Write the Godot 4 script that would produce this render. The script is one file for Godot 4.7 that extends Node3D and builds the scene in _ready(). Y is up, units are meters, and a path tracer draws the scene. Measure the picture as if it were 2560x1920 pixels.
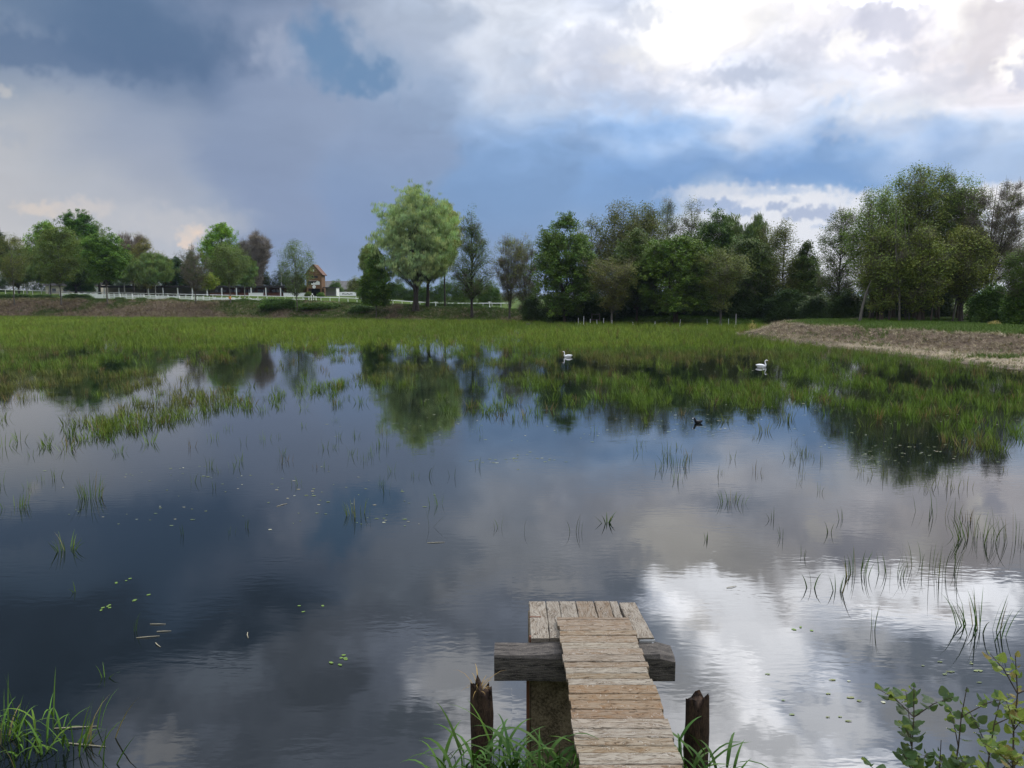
extends Node3D
# A pond with marsh grass, a sluice footbridge in front, a horse arena and woods behind it.

const F := 1926.0          # focal length in pixels of the 2560 x 1920 photograph
const EYE := Vector3(0, 4.5, 0)
const PITCH := -6.52
var cam_basis: Basis
var rng := RandomNumberGenerator.new()
var taken := {}
var M := {}
var nz := FastNoiseLite.new()

# ---------------------------------------------------------------- helpers
class MB:
	var v := PackedVector3Array()
	var n := PackedVector3Array()
	var uv := PackedVector2Array()
	var c := PackedColorArray()
	var i := PackedInt32Array()
	var col := Color.WHITE
	func vert(p: Vector3, nn: Vector3, u := Vector2.ZERO):
		v.append(p); n.append(nn); uv.append(u); c.append(col)
	func tri(a: Vector3, b: Vector3, d: Vector3):
		var nn := (d - a).cross(b - a).normalized()
		var k := v.size()
		vert(a, nn, Vector2(0, 0)); vert(b, nn, Vector2(1, 0)); vert(d, nn, Vector2(1, 1))
		i.append(k); i.append(k + 1); i.append(k + 2)
	func quad(a: Vector3, b: Vector3, d: Vector3, e: Vector3, u0 := Vector2(0, 0), u1 := Vector2(1, 1)):
		# a b d e run clockwise as seen from the front
		var nn := (d - a).cross(b - a).normalized()
		var k := v.size()
		vert(a, nn, u0); vert(b, nn, Vector2(u1.x, u0.y)); vert(d, nn, u1); vert(e, nn, Vector2(u0.x, u1.y))
		for t in [0, 1, 2, 0, 2, 3]: i.append(k + t)
	func box(lo: Vector3, hi: Vector3, bev := 0.0, us := 1.0):
		# a box with chamfered edges when bev > 0; uv in metres along the longest side
		var ctr := (lo + hi) / 2.0
		var h := (hi - lo) / 2.0
		for ax in 3:
			for s in [-1.0, 1.0]:
				var nn := Vector3.ZERO
				nn[ax] = s
				var a1 := (ax + 1) % 3
				var a2 := (ax + 2) % 3
				var p := []
				for q in [[-1, -1], [1, -1], [1, 1], [-1, 1]]:
					var t := Vector3.ZERO
					t[ax] = s * h[ax]
					t[a1] = q[0] * (h[a1] - bev)
					t[a2] = q[1] * (h[a2] - bev)
					p.append(ctr + t)
				if s > 0: p.reverse()
				var k := v.size()
				for t in p:
					var w := Vector2(t[a1], t[a2]) * us if h[a1] > h[a2] else Vector2(t[a2], t[a1]) * us
					vert(t, nn, w)
				for t in [0, 1, 2, 0, 2, 3]: i.append(k + t)
		if bev > 0.0:
			for ax in 3:
				var a1 := (ax + 1) % 3
				var a2 := (ax + 2) % 3
				for s1 in [-1.0, 1.0]:
					for s2 in [-1.0, 1.0]:
						var p := []
						for q in [[-1, 0], [1, 0], [1, 1], [-1, 1]]:
							var t := Vector3.ZERO
							t[ax] = q[0] * (h[ax] - bev)
							t[a1] = s1 * (h[a1] - (bev if q[1] == 0 else 0.0))
							t[a2] = s2 * (h[a2] - (0.0 if q[1] == 0 else bev))
							p.append(ctr + t)
						var nn := Vector3.ZERO
						nn[a1] = s1; nn[a2] = s2
						nn = nn.normalized()
						if (p[2] - p[0]).cross(p[1] - p[0]).dot(nn) < 0: p.reverse()
						var k := v.size()
						for t in p: vert(t, nn, Vector2(t[ax], t[a1]) * us)
						for t in [0, 1, 2, 0, 2, 3]: i.append(k + t)
	func tube(pts: Array, rad: Array, sides := 5, cap := false):
		var k0 := v.size()
		var ref := Vector3(0.31, 0.2, 0.93)
		var along := 0.0
		for j in pts.size():
			var d: Vector3 = (pts[mini(j + 1, pts.size() - 1)] - pts[maxi(j - 1, 0)])
			d = d.normalized() if d.length() > 1e-6 else Vector3.UP
			var r: Vector3 = ref if absf(d.dot(ref)) < 0.9 else Vector3(1, 0, 0)
			var x := d.cross(r).normalized()
			var y := d.cross(x)
			if j > 0: along += (pts[j] - pts[j - 1]).length()
			for s in sides:
				var a := TAU * s / sides
				var o := x * cos(a) + y * sin(a)
				vert(pts[j] + o * rad[j], o, Vector2(float(s) / sides, along))
		for j in pts.size() - 1:
			for s in sides:
				var a := k0 + j * sides + s
				var b := k0 + j * sides + (s + 1) % sides
				i.append(a); i.append(b + sides); i.append(b)
				i.append(a); i.append(a + sides); i.append(b + sides)
		if cap:
			for e in [0, pts.size() - 1]:
				var k := v.size()
				var d: Vector3 = (pts[1] - pts[0]).normalized() if e == 0 else (pts[e - 1] - pts[e]).normalized()
				vert(pts[e], -d)
				for s in sides: vert(v[k0 + e * sides + s], -d, Vector2(0.5, 0.5))
				for s in sides:
					var s2 := (s + 1) % sides
					if e > 0:
						i.append(k); i.append(k + 1 + s2); i.append(k + 1 + s)
					else:
						i.append(k); i.append(k + 1 + s); i.append(k + 1 + s2)
	func blade(p0: Vector3, dir: Vector3, length: float, width: float, droop: float, segs := 3, face := Vector3.ZERO):
		# a grass blade: rises along dir, bends over by droop, ends in a point
		var side := face if face != Vector3.ZERO else dir.cross(Vector3.UP).normalized()
		if side.length() < 0.1: side = Vector3.RIGHT
		var out := Vector3(dir.x, 0, dir.z)
		out = out.normalized() if out.length() > 0.01 else Vector3.RIGHT
		var p := p0
		var d := dir.normalized()
		var k0 := v.size()
		for j in segs + 1:
			var t := float(j) / segs
			var w := width * 0.5 * (1.0 - t * t) * (0.55 + minf(t * 2.0, 0.45))
			var nn := side.cross(d).normalized()
			if j == segs:
				vert(p, nn, Vector2(0.5, 1))
			else:
				vert(p - side * w, nn, Vector2(0, t)); vert(p + side * w, nn, Vector2(1, t))
			if j < segs:
				p += d * length / segs
				d = (d + (out * 0.6 + Vector3.DOWN) * droop * (t + 0.4) / segs).normalized()
		for j in segs - 1:
			var a := k0 + j * 2
			i.append(a); i.append(a + 2); i.append(a + 1)
			i.append(a + 1); i.append(a + 2); i.append(a + 3)
		var a := k0 + (segs - 1) * 2
		i.append(a); i.append(a + 2); i.append(a + 1)
	func mesh() -> ArrayMesh:
		var arr := []
		arr.resize(Mesh.ARRAY_MAX)
		arr[Mesh.ARRAY_VERTEX] = v
		arr[Mesh.ARRAY_NORMAL] = n
		arr[Mesh.ARRAY_TEX_UV] = uv
		arr[Mesh.ARRAY_COLOR] = c
		arr[Mesh.ARRAY_INDEX] = i
		var m := ArrayMesh.new()
		m.add_surface_from_arrays(Mesh.PRIMITIVE_TRIANGLES, arr)
		return m

func numbered(called: String) -> String:
	if not taken.has(called):
		taken[called] = 0
		return called
	taken[called] += 1
	return "%s_%03d" % [called, taken[called]]

const ORD := ["first", "second", "third", "fourth", "fifth", "sixth", "seventh", "eighth", "ninth", "tenth", "eleventh", "twelfth", "thirteenth", "fourteenth", "fifteenth", "sixteenth", "seventeenth", "eighteenth", "nineteenth", "twentieth", "twenty-first", "twenty-second", "twenty-third", "twenty-fourth"]
func tag(o: Node, label: String, category: String, group := "", kind := ""):
	o.set_meta("label", label)
	o.set_meta("category", category)
	if group != "": o.set_meta("group", group)
	if kind != "": o.set_meta("kind", kind)

func thing(called: String, label: String, category: String, at := Vector3.ZERO, group := "") -> Node3D:
	var o := Node3D.new()
	o.name = numbered(called)
	add_child(o)
	o.position = at
	tag(o, label, category, group)
	return o

func part(called: String, m: Mesh, mat: Material, parent: Node, at := Vector3.ZERO) -> MeshInstance3D:
	var o := MeshInstance3D.new()
	o.name = numbered(called) if parent == self else called
	o.mesh = m
	o.material_override = mat
	parent.add_child(o, true)
	o.position = at
	return o

func multi(called: String, m: Mesh, mat: Material, parent: Node, xf: Array, cols: Array) -> MultiMeshInstance3D:
	var mm := MultiMesh.new()
	mm.transform_format = MultiMesh.TRANSFORM_3D
	mm.use_colors = true
	mm.mesh = m
	mm.instance_count = xf.size()
	var b := PackedFloat32Array()
	b.resize(xf.size() * 16)
	for k in xf.size():
		var t: Transform3D = xf[k]
		var q: Color = cols[k]
		var o := k * 16
		b[o] = t.basis.x.x; b[o + 1] = t.basis.y.x; b[o + 2] = t.basis.z.x; b[o + 3] = t.origin.x
		b[o + 4] = t.basis.x.y; b[o + 5] = t.basis.y.y; b[o + 6] = t.basis.z.y; b[o + 7] = t.origin.y
		b[o + 8] = t.basis.x.z; b[o + 9] = t.basis.y.z; b[o + 10] = t.basis.z.z; b[o + 11] = t.origin.z
		b[o + 12] = q.r; b[o + 13] = q.g; b[o + 14] = q.b; b[o + 15] = 1.0
	mm.buffer = b
	var o := MultiMeshInstance3D.new()
	o.name = numbered(called) if parent == self else called
	o.multimesh = mm
	o.material_override = mat
	parent.add_child(o, true)
	return o

func ray(u: float, v: float) -> Vector3:
	return (cam_basis * Vector3((u - 1280.0) / F, (960.0 - v) / F, -1.0)).normalized()
func on_level(u: float, v: float, y := 0.0) -> Vector3:   # where the sight line through a photo pixel meets a level
	var r := ray(u, v)
	return EYE + r * ((y - EYE.y) / r.y)
func at_depth(u: float, v: float, d: float) -> Vector3:   # the point of that sight line d metres ahead
	var r := ray(u, v)
	return EYE + r * (-d / r.z)
func rf(a: float, b: float) -> float:
	return rng.randf_range(a, b)
const LEAF_GAIN := 1.7
func vary(col: Color, amount: float, hue := 0.0) -> Color:
	var k := 1.0 + rf(-amount, amount)
	var h := rf(-hue, hue)
	return Color(col.r * k * (1.0 + h), col.g * k, col.b * k * (1.0 - h * 0.6) * .82)

func std(albedo: Color, rough := 0.8, spec := 0.4) -> StandardMaterial3D:
	var m := StandardMaterial3D.new()
	m.albedo_color = albedo.linear_to_srgb()
	m.roughness = rough
	m.metallic_specular = spec
	return m

# ---------------------------------------------------------------- sky
func aer(d: Vector3) -> Vector2:
	return Vector2(rad_to_deg(atan2(d.x, -d.z)), rad_to_deg(asin(clampf(d.y, -1, 1))))

func make_sky() -> ImageTexture:
	var pts := []   # [az, el, colour, reach in degrees]
	# colours of the sky as seen in the frame, sRGB 0-255, at photo pixels
	var seen := [
		[0, 0, 95, 120, 150], [320, 0, 92, 116, 148], [640, 0, 112, 132, 163], [960, 0, 165, 178, 198], [1280, 0, 208, 214, 226], [1550, 0, 198, 207, 226], [1740, 0, 252, 247, 238], [1920, 0, 236, 233, 236], [2200, 0, 214, 215, 228], [2380, 0, 240, 233, 232], [2560, 0, 214, 211, 219],
		[0, 75, 142, 156, 178], [130, 75, 136, 150, 174], [300, 80, 92, 116, 148], [560, 80, 146, 158, 184], [690, 60, 150, 162, 186], [960, 90, 172, 184, 206], [1280, 80, 206, 213, 226], [1500, 80, 216, 220, 230], [1730, 70, 254, 249, 240], [1920, 90, 228, 228, 235], [2240, 80, 222, 222, 232], [2400, 80, 232, 226, 228], [2560, 80, 213, 211, 219],
		[0, 150, 106, 126, 155], [250, 160, 90, 113, 147], [480, 155, 100, 122, 155], [640, 160, 128, 145, 175], [720, 150, 150, 164, 190], [980, 170, 165, 180, 204], [1280, 170, 196, 204, 220], [1600, 170, 208, 211, 224], [1760, 150, 226, 224, 228], [1920, 170, 206, 210, 224], [2240, 160, 226, 226, 236], [2430, 160, 228, 224, 229], [2560, 170, 220, 217, 224],
		[0, 215, 182, 187, 196], [150, 225, 165, 174, 190], [320, 230, 154, 165, 186], [640, 240, 140, 155, 182], [780, 245, 144, 160, 188], [1000, 260, 140, 160, 190], [1280, 250, 166, 182, 206], [1600, 250, 192, 200, 218], [1920, 240, 206, 211, 224], [2240, 240, 228, 230, 238], [2560, 240, 225, 220, 226],
		[0, 330, 184, 187, 193], [180, 320, 172, 178, 190], [330, 340, 150, 162, 184], [640, 340, 138, 154, 182], [960, 340, 141, 158, 188], [1280, 330, 142, 168, 205], [1600, 330, 150, 176, 212], [1920, 330, 184, 198, 222], [2240, 340, 206, 213, 229], [2560, 340, 212, 219, 233],
		[0, 440, 188, 190, 196], [200, 430, 180, 185, 194], [340, 440, 155, 165, 185], [640, 430, 136, 152, 181], [960, 430, 134, 155, 188], [1280, 420, 128, 160, 202], [1600, 420, 122, 158, 206], [1900, 425, 116, 154, 206], [2100, 440, 120, 158, 208], [2300, 420, 138, 168, 211], [2560, 400, 150, 178, 217], [2560, 460, 165, 188, 222],
		[0, 540, 190, 191, 195], [300, 540, 190, 192, 198], [480, 540, 170, 178, 192], [640, 540, 138, 154, 184], [960, 540, 131, 152, 187], [1280, 520, 126, 156, 196], [1560, 520, 130, 162, 204],
		[0, 640, 196, 196, 199], [320, 640, 186, 190, 199], [640, 640, 130, 148, 180], [960, 640, 130, 150, 182], [1280, 640, 132, 155, 190], [1500, 620, 150, 172, 206],
		[1800, 540, 208, 214, 227], [2000, 560, 228, 231, 239], [2250, 560, 226, 230, 240], [2560, 540, 240, 239, 241], [1800, 640, 222, 226, 234], [2100, 640, 236, 236, 240], [2560, 640, 236, 239, 243], [0, 730, 192, 193, 198], [700, 730, 140, 156, 184], [1280, 730, 140, 160, 190], [1900, 730, 222, 226, 236], [2560, 730, 232, 234, 240],
	]
	for a in seen:
		var e := aer(ray(a[0], a[1]))
		var lit := 1.0 + (.20 if a[1] > 140 else .10) * smoothstep(900.0, 1500.0, a[0]) * (1.0 - smoothstep(300.0, 420.0, a[1]))   # sunlit cloud a little past white
		var sc := Color(a[2] / 255.0, a[3] / 255.0, a[4] / 255.0).srgb_to_linear()
		if a[2] >= 245: sc = Color(1.12, 1.09, 1.05)   # cloud tops past the photograph's white, as their mirror image shows
		pts.append([e.x, e.y, Color(sc.r * lit, sc.g * lit, sc.b * lit), 3.0])
	# the sky above the frame, as the pond mirrors it (radiance, tint)
	var above := [
		[0, 1480, .17, 0], [320, 1480, .16, 0], [640, 1480, .19, 0], [960, 1480, .38, 0], [1280, 1460, .55, 0], [1480, 1500, .62, 0], [1700, 1470, 2.6, 1], [1900, 1480, 2.0, 1], [2080, 1500, 1.5, 1], [2250, 1460, 2.9, 1], [2450, 1500, 1.9, 1], [2560, 1560, .7, 0],
		[0, 1620, .17, 0], [320, 1620, .22, 0], [560, 1640, .45, 0], [800, 1620, .3, 0], [1000, 1650, .75, 0], [1280, 1620, .8, 0], [1600, 1600, .85, 0], [1850, 1600, 2.4, 1], [1950, 1640, 2.8, 1], [2100, 1620, 1.5, 0], [2300, 1640, .8, 0], [2560, 1640, .6, 0],
		[0, 1780, .2, 0], [320, 1760, .36, 0], [640, 1760, .42, 0], [960, 1780, .55, 0], [1150, 1760, 1.3, 1], [1400, 1760, 1.3, 0], [1700, 1760, 1.8, 1], [1950, 1740, 2.8, 1], [2150, 1760, 1.4, 0], [2400, 1760, .95, 0], [2560, 1780, .8, 0],
		[0, 1900, .24, 0], [400, 1870, .75, 0], [650, 1900, .42, 0], [900, 1900, .6, 0], [1200, 1900, 1.2, 0], [1500, 1900, 1.6, 0], [1800, 1900, 2.3, 1], [2050, 1880, 2.9, 1], [2300, 1900, 1.5, 0], [2560, 1900, 1.1, 0],
	]
	for a in above:
		var r := ray(a[0], a[1])
		r.y = -r.y
		var e := aer(r)
		var w: float = a[2] * (1.0 if a[3] == 0 else 2.1)
		var c := Color(0.84, 0.97, 1.26) if a[3] == 0 else Color(0.99, 1.0, 1.05)
		if w < 0.3:
			c = Color(0.66, 0.98, 1.6)
			w *= .6
		pts.append([e.x, e.y + (2.2 if a[1] < 1540 else .6), Color(c.r * w, c.g * w, c.b * w), 2.5])
	# the rest of the dome: broken grey cloud, brighter towards the hidden sun
	for a in [[-60, 5, .5], [-60, 20, .42], [-60, 40, .9], [-30, 46, 1.0], [0, 46, 1.9], [25, 46, 4.0], [46, 38, 4.0], [50, 18, .9], [60, 8, .65], [75, 36, 2.2], [75, 14, .62], [110, 12, .55], [110, 36, 1.5], [150, 12, .52], [150, 36, 1.3], [180, 12, .52], [180, 36, 1.25], [-150, 12, .5], [-150, 36, 1.2], [-110, 12, .48], [-110, 36, 1.15], [-85, 12, .46], [-85, 34, .9], [-120, 62, 1.6], [-40, 62, 1.7], [30, 62, 3.0], [90, 62, 2.2], [160, 62, 1.7], [0, 84, 2.0], [120, 84, 2.0], [-120, 84, 1.9]]:
		pts.append([float(a[0]), float(a[1]), Color(a[2] * .92, a[2] * .99, a[2] * 1.14), 9.0])
	# coarse map of the whole dome, 1 degree in the frame's quarter, blended in log space
	var cw := 180
	var ch := 46
	var coarse := Image.create(cw, ch, false, Image.FORMAT_RGBF)      # whole dome, 2 degrees
	var fw := 96
	var fh := 52
	var fine := Image.create(fw, fh, false, Image.FORMAT_RGBF)        # az -48..48, el -4..48, 1 degree
	var eval := func(az: float, el: float) -> Color:
		var s := Vector3.ZERO
		var wsum := 0.0
		for p in pts:
			var dx: float = absf(az - p[0])
			if dx > 180.0: dx = 360.0 - dx
			dx *= maxf(0.15, cos(deg_to_rad((el + p[1]) * 0.5)))
			var dy: float = el - p[1]
			var q: float = (dx * dx + dy * dy * 2.2) / (p[3] * p[3])
			var w: float = exp(-q * 1.1) + 1e-4 / (1.0 + q * q)
			s += Vector3(log(p[2].r), log(p[2].g), log(p[2].b)) * w
			wsum += w
		s /= wsum
		return Color(exp(s.x), exp(s.y), exp(s.z))
	for y in ch:
		for x in cw:
			coarse.set_pixel(x, y, eval.call(x * 2.0 - 179.0, clampf(89.0 - y * 2.0, 0.0, 89.0)))
	for y in fh:
		for x in fw:
			fine.set_pixel(x, y, eval.call(x - 47.5, maxf(-3.0, 47.5 - y)))
	# whole panorama, blown up from the coarse map; then a sharp window with cloud relief
	var W := 4096
	var H := 2048
	var full := Image.create(cw, 90, false, Image.FORMAT_RGBF)
	for y in 90:
		for x in cw: full.set_pixel(x, y, coarse.get_pixel(x, mini(y, 45)))
	full.resize(W, H, Image.INTERPOLATE_CUBIC)
	var ppd := W / 360.0
	var x0 := int((180.0 - 44.0) * ppd)
	var x1 := int((180.0 + 44.0) * ppd)
	var y0 := int((90.0 - 44.0) * ppd)
	var y1 := int((90.0 + 2.0) * ppd)
	var n1 := FastNoiseLite.new(); n1.seed = 11; n1.frequency = 0.09; n1.fractal_octaves = 5; n1.noise_type = FastNoiseLite.TYPE_SIMPLEX_SMOOTH
	var n2 := FastNoiseLite.new(); n2.seed = 23; n2.frequency = 0.09; n2.fractal_octaves = 5; n2.noise_type = FastNoiseLite.TYPE_SIMPLEX_SMOOTH
	var n3 := FastNoiseLite.new(); n3.seed = 37; n3.frequency = 0.16; n3.fractal_octaves = 6; n3.fractal_gain = 0.55; n3.noise_type = FastNoiseLite.TYPE_SIMPLEX_SMOOTH
	var n4 := FastNoiseLite.new(); n4.seed = 41; n4.frequency = 0.20; n4.fractal_octaves = 5; n4.fractal_type = FastNoiseLite.FRACTAL_RIDGED
	var n5 := FastNoiseLite.new(); n5.seed = 53; n5.frequency = 0.34; n5.noise_type = FastNoiseLite.TYPE_CELLULAR; n5.cellular_return_type = FastNoiseLite.RETURN_DISTANCE; n5.fractal_type = FastNoiseLite.FRACTAL_FBM; n5.fractal_octaves = 3; n5.fractal_gain = .55
	var ww := x1 - x0
	var hh := y1 - y0
	var AZ := PackedFloat32Array(); AZ.resize(ww * hh)
	var EL := PackedFloat32Array(); EL.resize(ww * hh)
	var win := PackedColorArray(); win.resize(ww * hh)
	for y in hh:
		var el0 := 90.0 - (y0 + y + 0.5) / ppd
		for x in ww:
			var az0 := (x0 + x + 0.5) / ppd - 180.0
			var k := y * ww + x
			var wx := n1.get_noise_2d(az0, el0 * 2.0)
			var wy := n2.get_noise_2d(az0, el0 * 2.0)
			var right := smoothstep(-14.0, 6.0, az0) * smoothstep(6.0, 12.0, el0) + smoothstep(17.0, 22.0, el0)
			right = minf(right, 1.0)
			var az := az0 + wx * (2.2 + 2.6 * right)
			var el := el0 + wy * (1.1 + 2.2 * right)
			AZ[k] = az; EL[k] = el
			var fx := clampf(az + 47.5, 0.0, fw - 1.001)
			var fy := clampf(47.5 - el, 0.0, fh - 1.001)
			var ix := int(fx); var iy := int(fy)
			var tx := fx - ix; var ty := fy - iy
			var c: Color = fine.get_pixel(ix, iy).lerp(fine.get_pixel(ix + 1, iy), tx).lerp(fine.get_pixel(ix, iy + 1).lerp(fine.get_pixel(ix + 1, iy + 1), tx), ty)
			# billowing relief where there is cloud, hardly any in the rain veil and the blue
			var d := n3.get_noise_2d(az0 * 0.8 + wx * 2.0, el0 * 1.5 + wy * 2.0)
			var b := n4.get_noise_2d(az0 * 0.7 + wx * 3.0, el0 * 1.2)
			var puff := n5.get_noise_2d(az0 * 1.0 + wx * 4.0, el0 * 1.5 + wy * 4.0)
			var amp := 0.04 + 0.20 * right
			var g := 1.0 + amp * (d * 1.3 + (0.45 - absf(b)) * 0.3 - (puff + .25) * 1.1 * right)
			win[k] = Color(c.r * g, c.g * (1.0 + (g - 1.0) * 0.96), c.b * (1.0 + (g - 1.0) * 0.88))
	# single clouds with edges of their own: centre px, half sizes px, colour, softness, mirrored
	var blobs := [
		[120, 130, 330, 48, 96, 119, 151, .55, .8], [430, 120, 200, 60, 90, 114, 147, .7, .8], [330, 50, 300, 70, 92, 117, 149, .7, .6],
		[820, 110, 80, 75, 105, 139, 177, .55, .9], [900, 190, 110, 45, 107, 140, 178, .6, .9], [870, 160, 150, 60, 112, 144, 180, .9, .5],
		[700, 130, 60, 50, 168, 178, 200, .8, .5],
		[1660, 120, 120, 40, 252, 250, 244, .8, .5], [1780, 60, 160, 60, 255, 252, 246, .8, .6], [1600, 45, 70, 30, 200, 208, 226, .7, .7],
		[1850, 190, 130, 28, 182, 192, 214, .9, .75], [1500, 190, 90, 25, 200, 205, 220, .9, .5],
		[2220, 50, 80, 50, 203, 206, 224, .5, .7], [2390, 30, 45, 60, 255, 246, 238, .6, .7], [2480, 90, 70, 80, 222, 217, 222, .6, .7], [2530, 150, 30, 40, 252, 240, 228, .5, .8], [2555, 190, 25, 30, 205, 208, 226, .5, .8],
		[1480, 110, 130, 45, 194, 202, 220, .8, .6], [1640, 250, 190, 36, 188, 198, 219, .9, .5], [2010, 120, 90, 36, 204, 208, 223, .8, .6], [2150, 320, 170, 24, 188, 202, 226, .9, .55], [2340, 215, 90, 36, 211, 214, 228, .8, .6], [1400, 230, 120, 40, 178, 190, 213, .9, .5], [2250, 150, 60, 24, 207, 210, 225, .6, .6], [1560, 140, 60, 22, 228, 229, 235, .6, .6],
		[2110, 110, 40, 30, 250, 244, 240, .6, .6], [2090, 225, 60, 25, 242, 240, 244, .8, .6], [2250, 270, 140, 22, 236, 238, 244, .9, .6],
		[1950, 500, 210, 26, 231, 233, 240, .55, .95], [1800, 480, 130, 22, 214, 219, 230, .8, .8], [2060, 540, 220, 40, 232, 234, 241, .7, .9], [1900, 590, 300, 60, 228, 231, 239, .8, .8], [2510, 500, 120, 40, 241, 239, 241, .5, .9],
		[1950, 478, 90, 9, 176, 195, 224, .7, .7], [1780, 512, 70, 16, 158, 178, 212, .45, .85], [1850, 528, 45, 12, 164, 182, 214, .45, .85], [1940, 516, 28, 11, 170, 184, 212, .4, .9], [2010, 534, 48, 17, 172, 185, 212, .35, .9], [2065, 532, 28, 18, 176, 188, 214, .35, .9], [1985, 500, 14, 6, 186, 198, 220, .5, .8], [2050, 566, 22, 6, 186, 200, 224, .5, .7],
		[475, 585, 32, 18, 238, 216, 196, .5, .8], [490, 572, 22, 12, 236, 214, 196, .5, .8], [465, 605, 16, 18, 232, 212, 196, .5, .8], [100, 522, 50, 16, 216, 205, 196, .6, .75], [215, 520, 60, 22, 208, 202, 200, .6, .7], [440, 560, 150, 40, 196, 196, 200, .9, .6],
		[30, 340, 40, 20, 168, 176, 190, .7, .5], [10, 230, 20, 14, 205, 202, 198, .7, .5],
	]
	# clouds above the frame, known from their mirror image: radiance in place of colour
	for q in [[1740, 1440, 120, 36, 3.6, .5], [1820, 1490, 130, 50, 3.8, .45], [1880, 1560, 90, 70, 3.8, .4], [1950, 1660, 70, 70, 4.2, .35], [2300, 1480, 150, 40, 3.8, .5], [2480, 1490, 90, 40, 4.0, .6], [2100, 1440, 140, 40, 3.4, .8], [1600, 1620, 170, 80, .9, .5], [1720, 1720, 120, 60, 1.6, .8], [2330, 1650, 230, 45, .62, .5], [2150, 1600, 90, 40, 2.2, .8], [2080, 1800, 120, 50, 4.0, .5], [1900, 1860, 140, 45, 3.2, .6], [2300, 1780, 120, 50, 1.5, .8], [560, 1690, 120, 45, .62, .7], [400, 1875, 60, 40, 1.1, .7], [1150, 1690, 130, 70, 1.7, .5], [1050, 1800, 140, 40, .45, .6], [1560, 1440, 60, 30, .55, .6], [1380, 1420, 120, 30, 1.1, .8]]:
		blobs.append([q[0], maxf(q[1], 1465.0), q[2], q[3], q[4] * (.97 if q[4] > 1.0 else .84), q[4] * .99, q[4] * (1.05 if q[4] > 1.0 else 1.25), q[5], .85, true])
	for q in blobs:
		var dir := ray(q[0], q[1])
		if q.size() > 9: dir.y = -dir.y
		var e := aer(dir)
		var rx: float = q[2] / 33.6
		var ry: float = q[3] / 33.6
		var col := Color(q[4], q[5], q[6]) if q.size() > 9 else Color(q[4] / 255.0, q[5] / 255.0, q[6] / 255.0).srgb_to_linear()
		if q.size() <= 9 and q[4] >= 250: col = Color(1.16, 1.13, 1.08)
		var bx0 := clampi(int((e.x - rx * 1.6 - 3.0 + 180.0) * ppd) - x0, 0, ww)
		var bx1 := clampi(int((e.x + rx * 1.6 + 3.0 + 180.0) * ppd) - x0, 0, ww)
		var by0 := clampi(int((90.0 - e.y - ry * 1.6 - 3.0) * ppd) - y0, 0, hh)
		var by1 := clampi(int((90.0 - e.y + ry * 1.6 + 3.0) * ppd) - y0, 0, hh)
		var soft: float = q[7]
		var sc := 1.6 / maxf(0.2, minf(rx, ry) * 0.7)
		var amt := clampf(minf(rx, ry) * 0.8, 0.2, 1.0)
		for y in range(by0, by1):
			var el0 := 90.0 - (y0 + y + 0.5) / ppd
			for x in range(bx0, bx1):
				var az0 := (x0 + x + 0.5) / ppd - 180.0
				var k := y * ww + x
				var wx := n3.get_noise_2d(az0 * sc * 2.0 + q[0], el0 * sc * 2.0) * amt * 1.5
				var wy := n3.get_noise_2d(az0 * sc * 2.0, el0 * sc * 2.0 + q[1]) * amt * 1.2
				var dx := (az0 + wx - e.x) / rx
				var dy := (el0 + wy - e.y) / ry
				var r := sqrt(dx * dx + dy * dy)
				var w := (1.0 - smoothstep(1.0 - soft, 1.0 + soft * 0.5, r)) * float(q[8])
				if w > 0.004:
					win[k] = win[k].lerp(col, w)
	for y in hh:
		var ey := minf(1.0, minf(float(y) / 60.0, 1.0))
		for x in ww:
			var ex := minf(1.0, minf(float(x), float(ww - 1 - x)) / 60.0)
			var w := ex * ey
			var c := win[y * ww + x]
			if w < 1.0: c = full.get_pixel(x0 + x, y0 + y).lerp(c, w)
			full.set_pixel(x0 + x, y0 + y, c)
	# a panorama begins straight ahead (-z): turn it half way round
	var out := Image.create(W, H, false, Image.FORMAT_RGBF)
	out.blit_rect(full, Rect2i(W / 2, 0, W / 2, H), Vector2i(0, 0))
	out.blit_rect(full, Rect2i(0, 0, W / 2, H), Vector2i(W / 2, 0))
	return ImageTexture.create_from_image(out)

# ---------------------------------------------------------------- terrain
func lerp_tab(t: Array, x: float) -> float:
	if x <= t[0][0]: return t[0][1]
	for k in t.size() - 1:
		if x <= t[k + 1][0]:
			var s: float = (x - t[k][0]) / (t[k + 1][0] - t[k][0])
			return lerpf(t[k][1], t[k + 1][1], s)
	return t[-1][1]
var SHORE := [[-300.0, 168.0], [-108.0, 163.0], [-55.0, 152.0], [-2.0, 137.0], [20.0, 126.0], [36.0, 118.0], [60.0, 112.0]]
var CREST := [[-300.0, 3.8], [-108.0, 3.6], [-40.0, 3.1], [-15.0, 2.2], [0.0, 1.75], [10.0, 1.0], [36.0, 0.7], [80.0, 0.9]]
var RSHORE := [[20.0, 33.0], [47.0, 31.5], [60.0, 29.8], [76.0, 27.5], [91.0, 27.0], [97.0, 30.0], [104.0, 46.0], [112.0, 80.0]]   # distance, x of the right-hand shore

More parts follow.
